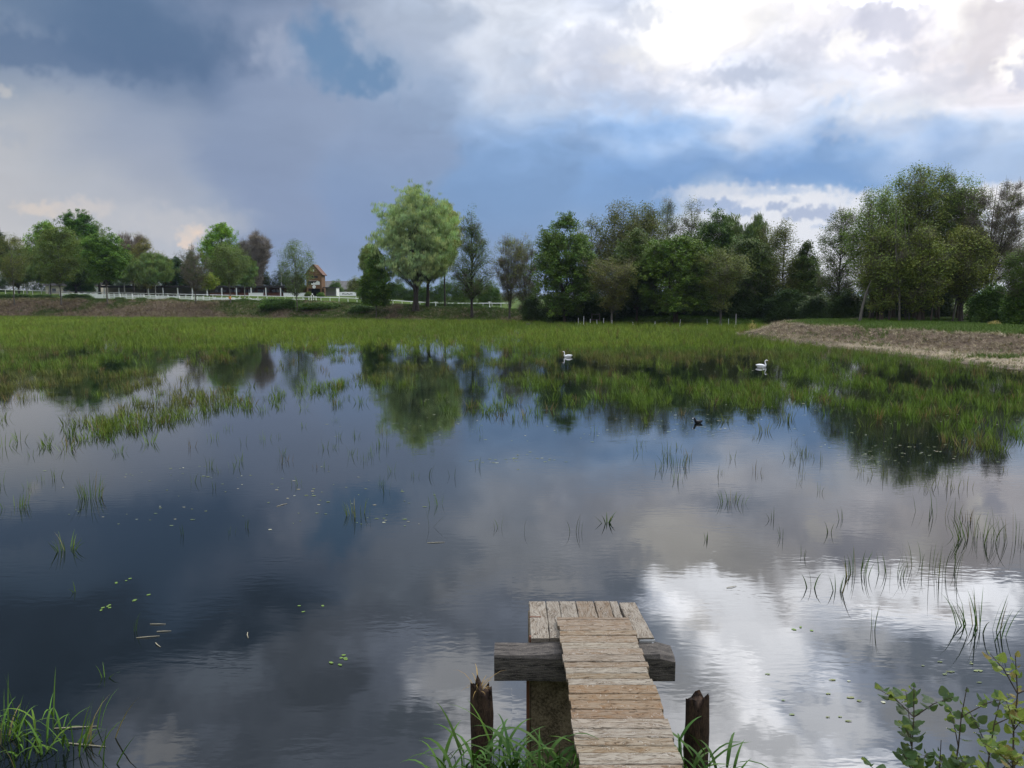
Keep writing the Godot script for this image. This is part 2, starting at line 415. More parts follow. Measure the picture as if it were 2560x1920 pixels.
func ground(x: float, z: float) -> float:
	var d := -z
	var bump := nz.get_noise_2d(x * 3.0, z * 3.0)
	var y := -0.7
	# near dam under the camera
	if d < 14.0:
		y = maxf(y, clampf(2.8 - (d - 1.0) * 0.609, -0.7, 2.8))
		if y > 0.0: y += bump * 0.08
	# far bank and the fields behind it
	var s := lerp_tab(SHORE, x)
	var k := d - s
	if k > -6.0:
		var crest := lerp_tab(CREST, x)
		var rise := smoothstep(0.0, 11.0 if x < 5.0 else 6.0, k)
		var hb := lerpf(-0.15, crest + 0.15, rise) + bump * 0.35 * smoothstep(-1.0, 2.0, k) * (1.0 - smoothstep(12.0, 22.0, k) * 0.8)
		hb = lerpf(-0.7, hb, smoothstep(-6.0, 0.5, k))
		var field := 1.6 + clampf((-x - 30.0) * 0.032, -0.3, 6.0)
		var terrace := lerpf(1.6, 4.45, smoothstep(15.0, 48.0, -x))
		field = lerpf(field, maxf(field, terrace), smoothstep(206.0, 219.0, d))
		field = lerpf(field, 1.6, smoothstep(300.0, 700.0, d))
		y = maxf(y, lerpf(hb, field, smoothstep(14.0, 34.0, k)))
	# dyke on the right
	if x > 15.0 and d > 5.0 and d < 140.0:
		var sx := lerp_tab(RSHORE, d)
		var m := x - sx
		if m > -5.0:
			var side := lerpf(-0.7, 0.04, smoothstep(-5.0, 0.0, m))
			var flat_w := lerpf(9.0, 1.5, smoothstep(50.0, 84.0, d))
			side += smoothstep(0.0, flat_w, m) * 0.22
			side += smoothstep(flat_w * 0.75, flat_w + 3.6, m) * 1.15
			side += bump * 0.16 * smoothstep(0.0, 1.0, m)
			y = maxf(y, side)
	return y

func build_ground():
	var xs := []
	var x := -150.0
	while x <= 110.0:
		xs.append(x)
		x += 1.1 if x > 18.0 and x < 60.0 else 1.8
	xs = [-9000.0, -3000.0, -1200.0, -600.0, -350.0, -230.0, -185.0, -165.0] + xs + [120.0, 140.0, 180.0, 260.0, 500.0, 1200.0, 3000.0, 9000.0]
	var zs := [60.0, 20.0, 5.0]
	var d := 1.0
	while d < 9.0:
		zs.append(-d); d += 0.5
	while d < 40.0:
		zs.append(-d); d += 3.0
	while d < 112.0:
		zs.append(-d); d += 1.4
	while d < 240.0:
		zs.append(-d); d += 1.0 if d < 180.0 else 2.5
	for q in [250.0, 270.0, 300.0, 350.0, 450.0, 700.0, 1200.0, 2500.0, 5000.0, 10000.0]: zs.append(-q)
	var b := MB.new()
	var nx := xs.size()
	for j in zs.size():
		for q in nx:
			var px: float = xs[q]
			var pz: float = zs[j]
			var y := ground(px, pz)
			var e := 0.6
			var nn := Vector3(ground(px - e, pz) - ground(px + e, pz), 2.0 * e, ground(px, pz - e) - ground(px, pz + e)).normalized()
			b.col = ground_color(px, pz, y)
			b.vert(Vector3(px, y, pz), nn, Vector2(px, pz) * 0.25)
	for j in zs.size() - 1:
		for q in nx - 1:
			var a := j * nx + q
			b.i.append(a); b.i.append(a + nx); b.i.append(a + 1)
			b.i.append(a + 1); b.i.append(a + nx); b.i.append(a + nx + 1)
	var g := part("ground", b.mesh(), M.ground, self)
	tag(g, "green fields and brown earth banks round the pond", "ground", "", "structure")

func ground_color(x: float, z: float, _y: float) -> Color:
	var d := -z
	var p := nz.get_noise_2d(x * 2.2 + 50.0, z * 2.2) * 0.5 + 0.5
	var p2 := nz.get_noise_2d(x * 7.0 + 90.0, z * 7.0) * 0.5 + 0.5
	var grass := Color(.075, .125, .022).lerp(Color(.10, .145, .03), p2)
	var brown := Color(.145, .105, .074).lerp(Color(.215, .162, .114), p2)
	var dry := Color(.42, .35, .245).lerp(Color(.32, .265, .185), p2)
	var c := grass
	var k := d - lerp_tab(SHORE, x)
	if d < 14.0: c = Color(.06, .05, .03).lerp(grass, p)
	elif k > -6.0 and k < 16.0 and x < 6.0:
		var green := smoothstep(0.50, 0.68, p + smoothstep(-75.0, -30.0, x) * 0.17 - (1.0 - smoothstep(-14.0, 0.0, x - 0.0)) * 0.0)
		c = brown.lerp(grass * 0.8, green * (0.4 + 0.6 * p2))
		c = c.lerp(grass, smoothstep(9.0, 14.0, k))
	elif x > 15.0 and d > 14.0 and d < 140.0:
		var m := x - lerp_tab(RSHORE, d)
		if m > -6.0:
			var flat_w := lerpf(9.0, 1.5, smoothstep(50.0, 84.0, d))
			dry = dry.lerp(brown * .8, smoothstep(66.0, 80.0, d + (p - .5) * 16.0))
			if m < .7 + p2: dry = dry.lerp(Color(.07, .055, .04), .75)
			c = dry.lerp(brown, smoothstep(flat_w * 0.7, flat_w * 0.7 + 1.2, m + (p - 0.5) * 2.0))
			c = c.lerp(grass, smoothstep(flat_w + 3.0, flat_w + 4.4, m + (p2 - 0.5) * 1.5))
	if d > 60.0 and k < -2.0 and x < 24.0: c = Color(.03, .032, .015)
	return c

# ---------------------------------------------------------------- materials
func noise_image(w: int, h: int, f: Callable, fmt := Image.FORMAT_RGB8) -> Image:
	var im := Image.create(w, h, false, fmt)
	for y in h:
		for x in w: im.set_pixel(x, y, f.call(x, y))
	return im

func tex(im: Image) -> ImageTexture:
	im.generate_mipmaps()
	return ImageTexture.create_from_image(im)

func make_materials():
	var n := FastNoiseLite.new(); n.seed = 5; n.frequency = 0.02; n.fractal_octaves = 4
	var fine := FastNoiseLite.new(); fine.seed = 9; fine.frequency = 0.11; fine.fractal_octaves = 3
	# weathered planks: grain runs along u
	for kind in 3:
		var base: Color = [Color(.235, .195, .148), Color(.205, .155, .108), Color(.265, .232, .185)][kind]
		var warm: Color = [Color(.16, .105, .06), Color(.17, .10, .05), Color(.15, .115, .08)][kind]
		var hgt := Image.create(512, 256, false, Image.FORMAT_RGB8)
		var im := Image.create(512, 256, false, Image.FORMAT_RGB8)
		for y in 256:
			for x in 512:
				var wv := n.get_noise_2d(x * 0.35 + kind * 900.0, y * 0.9) * 16.0
				var g := fine.get_noise_2d(x * 0.10 + kind * 300.0, (y + wv) * 2.6)
				var g2 := fine.get_noise_2d(x * 0.05 + 40.0, (y + wv * 1.6) * 0.9 + kind * 77.0)
				var st := n.get_noise_2d(x * 0.8 + 500.0, y * 1.6 + kind * 50.0)
				var t := clampf(0.5 + g * 0.75 + g2 * 0.75, 0.0, 1.0)
				var c := warm.lerp(base, clampf(t * 1.15 + 0.05 - st * 0.55, 0.0, 1.0))
				if g < -0.36: c = c * 0.42
				if st > 0.34 and fine.get_noise_2d(x * 1.2, y * 1.2) > 0.12: c = c.lerp(Color(.42, .40, .36), 0.4)
				im.set_pixel(x, y, c.linear_to_srgb())
				var hv := clampf(0.5 + g * 0.8 + g2 * 0.3, 0.0, 1.0)
				hgt.set_pixel(x, y, Color(hv, hv, hv))
		var m := StandardMaterial3D.new()
		m.albedo_texture = tex(im)
		m.heightmap_enabled = true
		m.heightmap_texture = tex(hgt)
		m.heightmap_scale = 0.4
		m.roughness = 0.88
		m.metallic_specular = 0.35
		m.vertex_color_use_as_albedo = true
		M["plank%d" % kind] = m
	# rough dark wood, concrete, bark, soil: one grain image each, tiled
	var gim := func(a: Color, bcol: Color, sx: float, sy: float, speck: float) -> ImageTexture:
		var im := Image.create(256, 256, false, Image.FORMAT_RGB8)
		for y in 256:
			for x in 256:
				var t := clampf(0.5 + n.get_noise_2d(x * sx, y * sy) * 0.7 + fine.get_noise_2d(x * sx, y * sy) * 0.8, 0.0, 1.0)
				var c := a.lerp(bcol, t)
				if speck > 0.0 and fine.get_noise_2d(x * 2.4 + 77.0, y * 2.4) > 0.42: c = c.lerp(Color(.42, .36, .26), speck)
				im.set_pixel(x, y, c.linear_to_srgb())
		return tex(im)
	var tri := func(t: Texture2D, scale: Vector3, rough: float, bump: float) -> StandardMaterial3D:
		var m := StandardMaterial3D.new()
		m.albedo_texture = t
		m.uv1_triplanar = true
		m.uv1_scale = scale
		m.roughness = rough
		m.metallic_specular = 0.3
		if bump > 0.0:
			m.heightmap_enabled = true
			m.heightmap_texture = t
			m.heightmap_scale = bump
		return m
	M.beam = tri.call(gim.call(Color(.022, .020, .019), Color(.105, .092, .08), 0.25, 2.6, 0.25), Vector3(1.2, 1.2, 1.2), 0.85, 1.2)
	M.pile = tri.call(gim.call(Color(.014, .009, .007), Color(.07, .043, .028), 1.6, 0.35, 0.10), Vector3(2.0, 2.0, 2.0), 0.9, 2.0)
	M.concrete = tri.call(gim.call(Color(.06, .046, .028), Color(.20, .155, .10), 0.7, 0.7, 0.6), Vector3(1.6, 1.6, 1.6), 0.92, 1.0)
	M.rust = std(Color(.13, .055, .03), 0.8)
	M.steel = std(Color(.32, .32, .31), 0.5)
	var barkt: ImageTexture = gim.call(Color(.45, .45, .45), Color(1, 1, 1), 1.8, 0.4, 0.0)
	for q in [["bark_dark", Color(.075, .062, .05)], ["bark_grey", Color(.16, .145, .12)], ["bark_birch", Color(.42, .41, .38)], ["bark_brown", Color(.11, .085, .062)]]:
		var m: StandardMaterial3D = tri.call(barkt, Vector3(0.8, 0.8, 0.8), 0.9, 0.0)
		m.albedo_color = (q[1] as Color).linear_to_srgb()
		M[q[0]] = m
	# soil and turf: vertex colours times grain
	var soil := Image.create(512, 512, false, Image.FORMAT_RGB8)
	for y in 512:
		for x in 512:
			var t := clampf(0.72 + n.get_noise_2d(x, y) * 0.35 + fine.get_noise_2d(x * 2.0, y * 2.0) * 0.55, 0.15, 1.0)
			var h := 0.04 * fine.get_noise_2d(x + 300.0, y)
			soil.set_pixel(x, y, Color(t + h, t, t - h).linear_to_srgb())
	var g := StandardMaterial3D.new()
	g.albedo_texture = tex(soil)
	g.vertex_color_use_as_albedo = true
	g.roughness = 0.95
	g.metallic_specular = 0.2
	g.heightmap_enabled = true
	g.heightmap_texture = g.albedo_texture
	g.heightmap_scale = 6.0
	M.ground = g
	# water: dark and glossy, with faint wind ripples in patches
	var hm := Image.create(1024, 1024, false, Image.FORMAT_L8)
	var rp := FastNoiseLite.new(); rp.seed = 3; rp.frequency = 0.018; rp.fractal_octaves = 3
	var pm := FastNoiseLite.new(); pm.seed = 4; pm.frequency = 0.004; pm.fractal_octaves = 3
	for y in 1024:
		for x in 1024:
			var patch := smoothstep(-0.1, 0.45, pm.get_noise_2d(x * 0.7, y * 1.4))
			var h := rp.get_noise_2d(x * 1.1, y * 3.0) * (0.30 + 0.70 * patch)
			hm.set_pixel(x, y, Color(0.5 + h * 0.5, 0, 0))
	hm.bump_map_to_normal_map(2.0)
	hm.convert(Image.FORMAT_RGB8)
	var w := StandardMaterial3D.new()
	w.albedo_color = Color(.004, .006, .006).linear_to_srgb()
	w.roughness = 0.02
	w.metallic_specular = 0.6
	w.normal_enabled = true
	w.normal_texture = ImageTexture.create_from_image(hm)
	w.normal_scale = 0.06
	M.water = w
	# leaves and blades take their colour from each copy
	var leaf := StandardMaterial3D.new()
	leaf.vertex_color_use_as_albedo = true
	leaf.roughness = 0.55
	leaf.metallic_specular = 0.22
	leaf.backlight_enabled = true
	leaf.backlight = Color(.55, .6, .3)
	leaf.cull_mode = BaseMaterial3D.CULL_DISABLED
	M.leaf = leaf
	var blade := leaf.duplicate()
	blade.backlight = Color(.38, .42, .2)
	blade.roughness = 0.6
	M.blade = blade
	var twig := StandardMaterial3D.new()
	twig.vertex_color_use_as_albedo = true
	twig.roughness = 0.9
	M.twig = twig
	M.white = std(Color(.80, .80, .78), 0.6)
	M.brown_wood = tri.call(gim.call(Color(.115, .062, .03), Color(.20, .115, .058), 0.3, 2.0, 0.0), Vector3(0.5, 0.5, 0.5), 0.8, 0.0)
	M.dark = std(Color(.018, .016, .015), 0.6)
	M.roof_dark = std(Color(.035, .03, .03), 0.85)
	M.roof_grey = tri.call(gim.call(Color(.12, .115, .11), Color(.19, .18, .17), 0.7, 0.7, 0.0), Vector3(0.3, 0.3, 0.3), 0.9, 0.0)
	M.roof_tile = tri.call(gim.call(Color(.10, .055, .04), Color(.17, .095, .065), 0.8, 2.0, 0.0), Vector3(0.4, 0.4, 0.4), 0.85, 0.0)
	M.cream = std(Color(.52, .47, .38), 0.9)
	M.wall_beige = std(Color(.30, .27, .22), 0.9)
	M.grey_white = std(Color(.55, .52, .49), 0.85)
	M.red_brown = std(Color(.13, .05, .03), 0.8)
	M.glass = std(Color(.03, .035, .04), 0.1, 0.6)
	M.feather = std(Color(.86, .85, .82), 0.7)
	M.bill = std(Color(.55, .22, .04), 0.5)
	M.black = std(Color(.012, .012, .013), 0.6)

# ---------------------------------------------------------------- plants
var clump := {}
func make_clumps():
	rng.seed = 77
	# broad leaves
	for q in [["broad", 15, .55, .30, .20], ["fine", 16, .60, .17, .11], ["dense", 22, .50, .30, .22]]:
		var b := MB.new()
		for k in q[1]:
			var p := Vector3(rf(-1, 1), rf(-1, 1), rf(-1, 1))
			while p.length() > 1.0: p = Vector3(rf(-1, 1), rf(-1, 1), rf(-1, 1))
			p = p * q[2]
			var a := Vector3(rf(-1, 1), rf(-.6, .5), rf(-1, 1)).normalized()
			var s := a.cross(Vector3(rf(-.4, .4), 1, rf(-.4, .4))).normalized()
			var l: float = q[3] * rf(.7, 1.3)
			var w: float = q[4] * rf(.7, 1.3)
			var up := s.cross(a) * w * 0.25
			b.tri(p, p + a * l * 0.5 + s * w * 0.5 - up, p + a * l)
			b.tri(p, p + a * l, p + a * l * 0.5 - s * w * 0.5 - up)
		clump[q[0]] = b.mesh()
	# hanging willow or birch strands
	var w := MB.new()
	for k in 30:
		var p := Vector3(rf(-.5, .5), rf(-.1, .5), rf(-.5, .5))
		var d := Vector3(rf(-.25, .25), -1, rf(-.25, .25)).normalized()
		var s := d.cross(Vector3(rf(-1, 1), 0, rf(-1, 1))).normalized()
		var l := rf(.45, .95)
		var wd := rf(.022, .048)
		w.tri(p, p + d * l * 0.45 + s * wd, p + d * l)
		w.tri(p, p + d * l, p + d * l * 0.45 - s * wd)
	clump.hang = w.mesh()
	# conifer spray
	var c := MB.new()
	for k in 18:
		var p := Vector3(rf(-.4, .4), rf(-.15, .15), rf(-.4, .4))
		var d := Vector3(rf(-1, 1), rf(-.5, .2), rf(-1, 1)).normalized()
		var s := d.cross(Vector3.UP).normalized()
		c.tri(p - s * .06, p + d * .45, p + s * .06)
		c.tri(p - Vector3.UP * .05, p + d * .4, p + Vector3.UP * .05)
	clump.needle = c.mesh()
	# bare twigs
	var t := MB.new()
	for k in 12:
		var p := Vector3(rf(-.25, .25), rf(-.3, .2), rf(-.25, .25))
		var d := Vector3(rf(-.8, .8), rf(.1, 1), rf(-.8, .8)).normalized()
		t.tube([p, p + d * rf(.4, .9)], [.016, .006], 3)
	clump.twig = t.mesh()
	# marsh grass tufts; three of the same kind with other blades
	for q in 3:
		var g := MB.new()
		for k in 13:
			var a := rf(0, TAU)
			var r := rf(0, .26)
			var d := Vector3(cos(a) * rf(.05, .45), 1, sin(a) * rf(.05, .45)).normalized()
			g.blade(Vector3(cos(a) * r, -.08, sin(a) * r), d, rf(.35, .72), rf(.018, .034), rf(.2, 1.5), 3, Vector3(rf(-1, 1), 0, rf(-1, 1)).normalized())
		clump["marsh%d" % q] = g.mesh()
	# sparse upright reeds
	for q in 2:
		var g := MB.new()
		for k in 6:
			var a := rf(0, TAU)
			var r := rf(0, .28)
			var d := Vector3(cos(a) * rf(0, .25), 1, sin(a) * rf(0, .25)).normalized()
			g.blade(Vector3(cos(a) * r, -.06, sin(a) * r), d, rf(.25, .62), rf(.009, .017), rf(0, 1.1), 3, Vector3(rf(-1, 1), 0, rf(-1, 1)).normalized())
		clump["reed%d" % q] = g.mesh()
	# short turf for the banks, straw litter
	var g := MB.new()
	for k in 16:
		var a := rf(0, TAU)
		var r := rf(0, .4)
		g.blade(Vector3(cos(a) * r, -.03, sin(a) * r), Vector3(rf(-.6, .6), 1, rf(-.6, .6)).normalized(), rf(.15, .36), rf(.02, .035), rf(.3, 1.5), 2, Vector3(rf(-1, 1), 0, rf(-1, 1)).normalized())
	clump.turf = g.mesh()
	var s := MB.new()
	for k in 14:
		var p := Vector3(rf(-.5, .5), rf(0, .1), rf(-.5, .5))
		var d := Vector3(rf(-1, 1), rf(-.1, .55), rf(-1, 1)).normalized()
		var sd := d.cross(Vector3(rf(-.3, .3), 1, 0)).normalized() * rf(.012, .03)
		var l := rf(.25, .7)
		s.tri(p - sd, p + d * l, p + sd)
	clump.straw = s.mesh()

func prof(kind: String, s: float) -> float:
	match kind:
		"round": return lerp_tab([[0.0, .45], [.15, .8], [.4, 1.0], [.65, .92], [.85, .62], [1.0, .12]], s)
		"cone": return lerp_tab([[0.0, .7], [.15, .95], [.3, 1.0], [.6, .68], [.85, .32], [1.0, .05]], s)
		"oval": return lerp_tab([[0.0, .35], [.2, .75], [.5, 1.0], [.75, .8], [.92, .45], [1.0, .12]], s)
		"dome": return lerp_tab([[0.0, .8], [.3, 1.0], [.6, .95], [.85, .68], [1.0, .2]], s)
		"column": return lerp_tab([[0.0, .7], [.2, .95], [.5, 1.0], [.8, .95], [.93, .75], [1.0, .3]], s)
		"vase": return lerp_tab([[0.0, .2], [.3, .6], [.6, .95], [.8, 1.0], [.93, .7], [1.0, .2]], s)
	return 1.0

# p: shape, leaf (clump kind), col, n (clumps), bare (share of height without crown), stems, limbs, bark, rad, lean, size, twigs
func tree(called: String, label: String, u: float, d: float, top_v: float, half_px: float, p: Dictionary, group := "", category := "tree") -> Node3D:
	rng.seed = hash(str(u, top_v, d))
	var g := at_depth(u, 740, d)
	var x := g.x
	var z := g.z
	var y0 := ground(x, z)
	var top := at_depth(u, top_v, d).y
	var h := maxf(0.5, top - y0)
	var w := half_px / F * d * 1.1
	var o := thing(called, label, category, Vector3(x, y0 - 0.05, z), group)
	var b := MB.new()
	var bare: float = p.get("bare", .25)
	var stems: int = p.get("stems", 1)
	var limbs := int(p.get("limbs", 34) * 1.25)
	var lean: float = p.get("lean", 0.0)
	var r0: float = p.get("rad", h * 0.016)
	var rise: float = p.get("rise", .7)
	var shape: String = p.get("shape", "round")
	var size: float = p.get("size", 1.0)
	var spine := []
	for s in stems:
		var a := TAU * s / stems + rf(0, 1)
		var sp := 0.0 if stems == 1 else w * rf(.15, .45)
		var pts := []
		var rad := []
		for j in 9:
			var t := j / 8.0
			var q := Vector3(cos(a) * sp * pow(t, 1.3) + lean * t * t + rf(-.05, .05) * w * 0.5, t * h * rf(.93, .95), sin(a) * sp * pow(t, 1.3) + rf(-.05, .05) * w * 0.5)
			if j == 0: q = Vector3(cos(a), 0, sin(a)) * (0.0 if stems == 1 else r0 * 1.3)
			pts.append(q)
			rad.append(maxf(0.015, r0 * (1.25 if j == 0 else 1.0) * pow(1.0 - t * 0.97, 0.8)))
		b.tube(pts, rad, 7)
		spine.append(pts)
	var subs := []
	for k in limbs:
		var s := rng.randf()
		for q in 6:
			if rng.randf() < prof(shape, s): break
			s = rng.randf()
		var yy := h * lerpf(bare, 1.0, s)
		var rr := w * prof(shape, s) * lerpf(rf(.35, 1.0), 1.0, .45)
		var a := k * 2.399 + rf(-.3, .3)
		var sp: Array = spine[k % stems]
		var ys := clampf(yy - rr * rise - h * .03, h * bare * 0.75, h * .95)
		var js := clampf(ys / h * 8.0, 0.0, 7.999)
		var st: Vector3 = sp[int(js)].lerp(sp[int(js) + 1], js - int(js))
		var mid_x := lean * pow(yy / h, 2.0)
		var en := Vector3(mid_x + cos(a) * rr, yy, sin(a) * rr)
		var m1 := st.lerp(en, .5) + Vector3(rf(-.1, .1) * rr, rr * rf(.02, .16), rf(-.1, .1) * rr)
		var lr := r0 * .34 * sqrt(1.0 - js / 8.2) + .008
		b.tube([st, st.lerp(m1, .6) + Vector3(0, rr * .03, 0), m1, en], [lr, lr * .75, lr * .55, .01], 4)
		for q in 5:
			var t := rf(.3, 1.0)
			var b0 := m1.lerp(en, (t - .5) * 2.0) if t > .5 else st.lerp(m1, t * 2.0)
			var e2 := b0 + Vector3(rf(-1, 1), rf(-.35, .75), rf(-1, 1)).normalized() * rr * rf(.18, .42) + (en - st) * .1
			b.tube([b0, e2], [lr * .35, .007], 3)
			subs.append([b0, e2])
		subs.append([m1, en])
	if p.get("twigs", 0) > 0:
		var txf := []
		var tc := []
		for k in p.twigs:
			var q: Array = subs[rng.randi() % subs.size()]
			var at: Vector3 = q[0].lerp(q[1], rf(.2, 1.0)) + Vector3(rf(-1, 1), rf(-1, 1), rf(-1, 1)) * w * .06
			var sc: float = rf(.7, 1.3) * p.get("twig_size", 1.0)
			txf.append(Transform3D(Basis(Vector3.UP, rf(0, TAU)).scaled(Vector3.ONE * sc), at))
			tc.append(vary(p.get("twig_col", Color(.14, .12, .10)), .25))
		multi("twigs", clump.twig, M.twig, o, txf, tc).set_meta("kind", "stuff")
	part("trunk", b.mesh(), M[p.get("bark", "bark_dark")], o)
	var n := int(p.get("n", 900) * 1.5)
	if n > 0:
		var xf := []
		var cols := []
		var col: Color = p.col * LEAF_GAIN
		var shades := {}
		var gaps := FastNoiseLite.new()
		gaps.seed = int(u)
		gaps.frequency = 1.1 / maxf(w, .8)
		gaps.fractal_octaves = 2
		for k in n:
			var si := rng.randi() % subs.size()
			var q: Array = subs[si]
			var at: Vector3 = q[0].lerp(q[1], sqrt(rf(.08, 1.1)))
			at += Vector3(rng.randfn(), rng.randfn() * .8, rng.randfn()) * w * p.get("loose", .085)
			if rng.randf() < p.get("fill", .45):   # leaves between the limbs, in clusters with gaps
				for tries in 8:
					var fs := rng.randf()
					if rng.randf() > prof(shape, fs): continue
					var fr := w * prof(shape, fs) * pow(rng.randf(), .4) * rf(.85, 1.08)
					var fa := rf(0, TAU)
					at = Vector3(cos(fa) * fr, h * lerpf(bare, 1.0, fs), sin(fa) * fr)
					var lump: float = 1.0 + p.get("lump", .42) * gaps.get_noise_3d(cos(fa) * w * 1.3, at.y * 1.2 + 90.0, sin(fa) * w * 1.3)
					at = Vector3(at.x * lump, h * bare + (at.y - h * bare) * (.92 + .14 * lump * lump - .06), at.z * lump)
					at.x += lean * pow(at.y / h, 2.0)
					if gaps.get_noise_3d(at.x + x, at.y * 1.4, at.z) > p.get("gap", -.08): break
				si = int(absf(gaps.get_noise_3d(at.x * .6, at.y * .9, at.z * .6 + 40.0)) * 60.0)
			if at.y < h * bare * .85: continue
			if not shades.has(si): shades[si] = vary(col, .30, .12)
			var sc := rf(.7, 1.25) * size
			xf.append(Transform3D((Basis(Vector3.UP, rf(0, TAU)) * Basis(Vector3.RIGHT, rf(-.5, .5))).scaled(Vector3.ONE * sc), at))
			cols.append(vary(shades[si], .22, .06))
		multi("crown", clump[p.get("leaf", "broad")], M.leaf, o, xf, cols).set_meta("kind", "stuff")
	return o

# a bush or hedge without a stem of its own: leaf clumps on the skin and inside of a lumpy mound
func bush(called: String, label: String, u: float, d: float, top_v: float, half_px: float, col: Color, n: int, category := "shrub", group := "", leaf := "broad", depth_m := 0.0) -> Node3D:
	rng.seed = hash(str(u, top_v, d, "b"))
	var g := at_depth(u, 740, d)
	var y0 := ground(g.x, g.z)
	var h := maxf(0.4, at_depth(u, top_v, d).y - y0)
	var w := half_px / F * d
	var dz := depth_m if depth_m > 0.0 else minf(w, 3.0)
	var o := thing(called, label, category, Vector3(g.x, y0 - .05, g.z), group)
	var st := MB.new()
	for k in 7:
		var a := rf(0, TAU)
		var e := Vector3(cos(a) * w * rf(.2, .8), h * rf(.5, .85), sin(a) * dz * rf(.2, .8))
		st.tube([Vector3(e.x * .35, 0, e.z * .35), e * .6, e], [.05, .03, .01], 4)
	part("stems", st.mesh(), M.bark_brown, o)
	var lumps := []
	for k in 9: lumps.append(rf(.78, 1.05))
	var xf := []
	var cols := []
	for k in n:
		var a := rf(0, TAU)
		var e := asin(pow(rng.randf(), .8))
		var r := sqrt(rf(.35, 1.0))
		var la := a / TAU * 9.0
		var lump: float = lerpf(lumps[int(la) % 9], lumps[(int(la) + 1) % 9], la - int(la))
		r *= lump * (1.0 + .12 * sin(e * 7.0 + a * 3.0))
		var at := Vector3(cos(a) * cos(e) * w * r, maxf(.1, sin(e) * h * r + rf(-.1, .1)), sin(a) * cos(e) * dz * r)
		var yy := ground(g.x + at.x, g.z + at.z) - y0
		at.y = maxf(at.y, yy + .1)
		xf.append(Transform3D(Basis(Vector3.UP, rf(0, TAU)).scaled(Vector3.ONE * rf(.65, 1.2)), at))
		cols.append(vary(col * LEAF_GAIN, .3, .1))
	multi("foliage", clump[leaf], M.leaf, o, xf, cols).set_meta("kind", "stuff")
	return o

# ---------------------------------------------------------------- marsh
var DU := [0.0, 320.0, 640.0, 960.0, 1280.0, 1600.0, 1920.0, 2240.0, 2560.0]
var DV := [
	[790.0, [1, 1, 1, 1, 1, 1, 1, 1, 1]], [852.0, [1, 1, 1, 1, 1, 1, 1, 1, 1]], [866.0, [.95, .9, .75, .6, .95, 1, 1, 1, 1]],
	[885.0, [.8, .55, .30, .42, .80, .92, .86, .9, 1]], [910.0, [.75, .50, .36, .40, .62, .68, .62, .76, .9]], [940.0, [.70, .62, .34, .45, .58, .64, .60, .66, .78]],
	[970.0, [.42, .60, .36, .46, .56, .62, .60, .62, .72]], [1000.0, [.36, .42, .42, .44, .50, .60, .58, .58, .68]], [1030.0, [.48, .46, .40, .36, .46, .56, .52, .52, .62]],
	[1060.0, [.54, .58, .26, .20, .42, .42, .46, .48, .60]], [1090.0, [.50, .56, .16, .10, .26, .22, .38, .44, .54]], [1120.0, [.42, .48, .10, .07, .10, .09, .26, .38, .45]], [1150.0, [.30, .32, .06, .05, .05, .05, .14, .22, .36]],
	[1200.0, [.10, .10, .03, .04, .02, .02, .05, .08, .22]], [1250.0, [.010, .012, .006, .012, .004, .004, .012, .016, .10]], [1340.0, [.003, .002, .002, .004, .002, .002, .005, .012, .06]],
	[1450.0, [0, .001, 0, .001, 0, .001, .001, .003, .012]], [1540.0, [0, 0, 0, 0, 0, 0, 0, 0, 0]]]
func density(u: float, v: float) -> float:
	if v <= DV[0][0]: return 1.0
	if v >= DV[-1][0]: return 0.0
	var k := 0
	while v > DV[k + 1][0]: k += 1
	var t: float = (v - DV[k][0]) / (DV[k + 1][0] - DV[k][0])
	var fu := clampf(u / 320.0, 0.0, 7.999)
	var iu := int(fu)
	var a: float = lerpf(DV[k][1][iu], DV[k][1][iu + 1], fu - iu)
	var b: float = lerpf(DV[k + 1][1][iu], DV[k + 1][1][iu + 1], fu - iu)
	return lerpf(a, b, t)

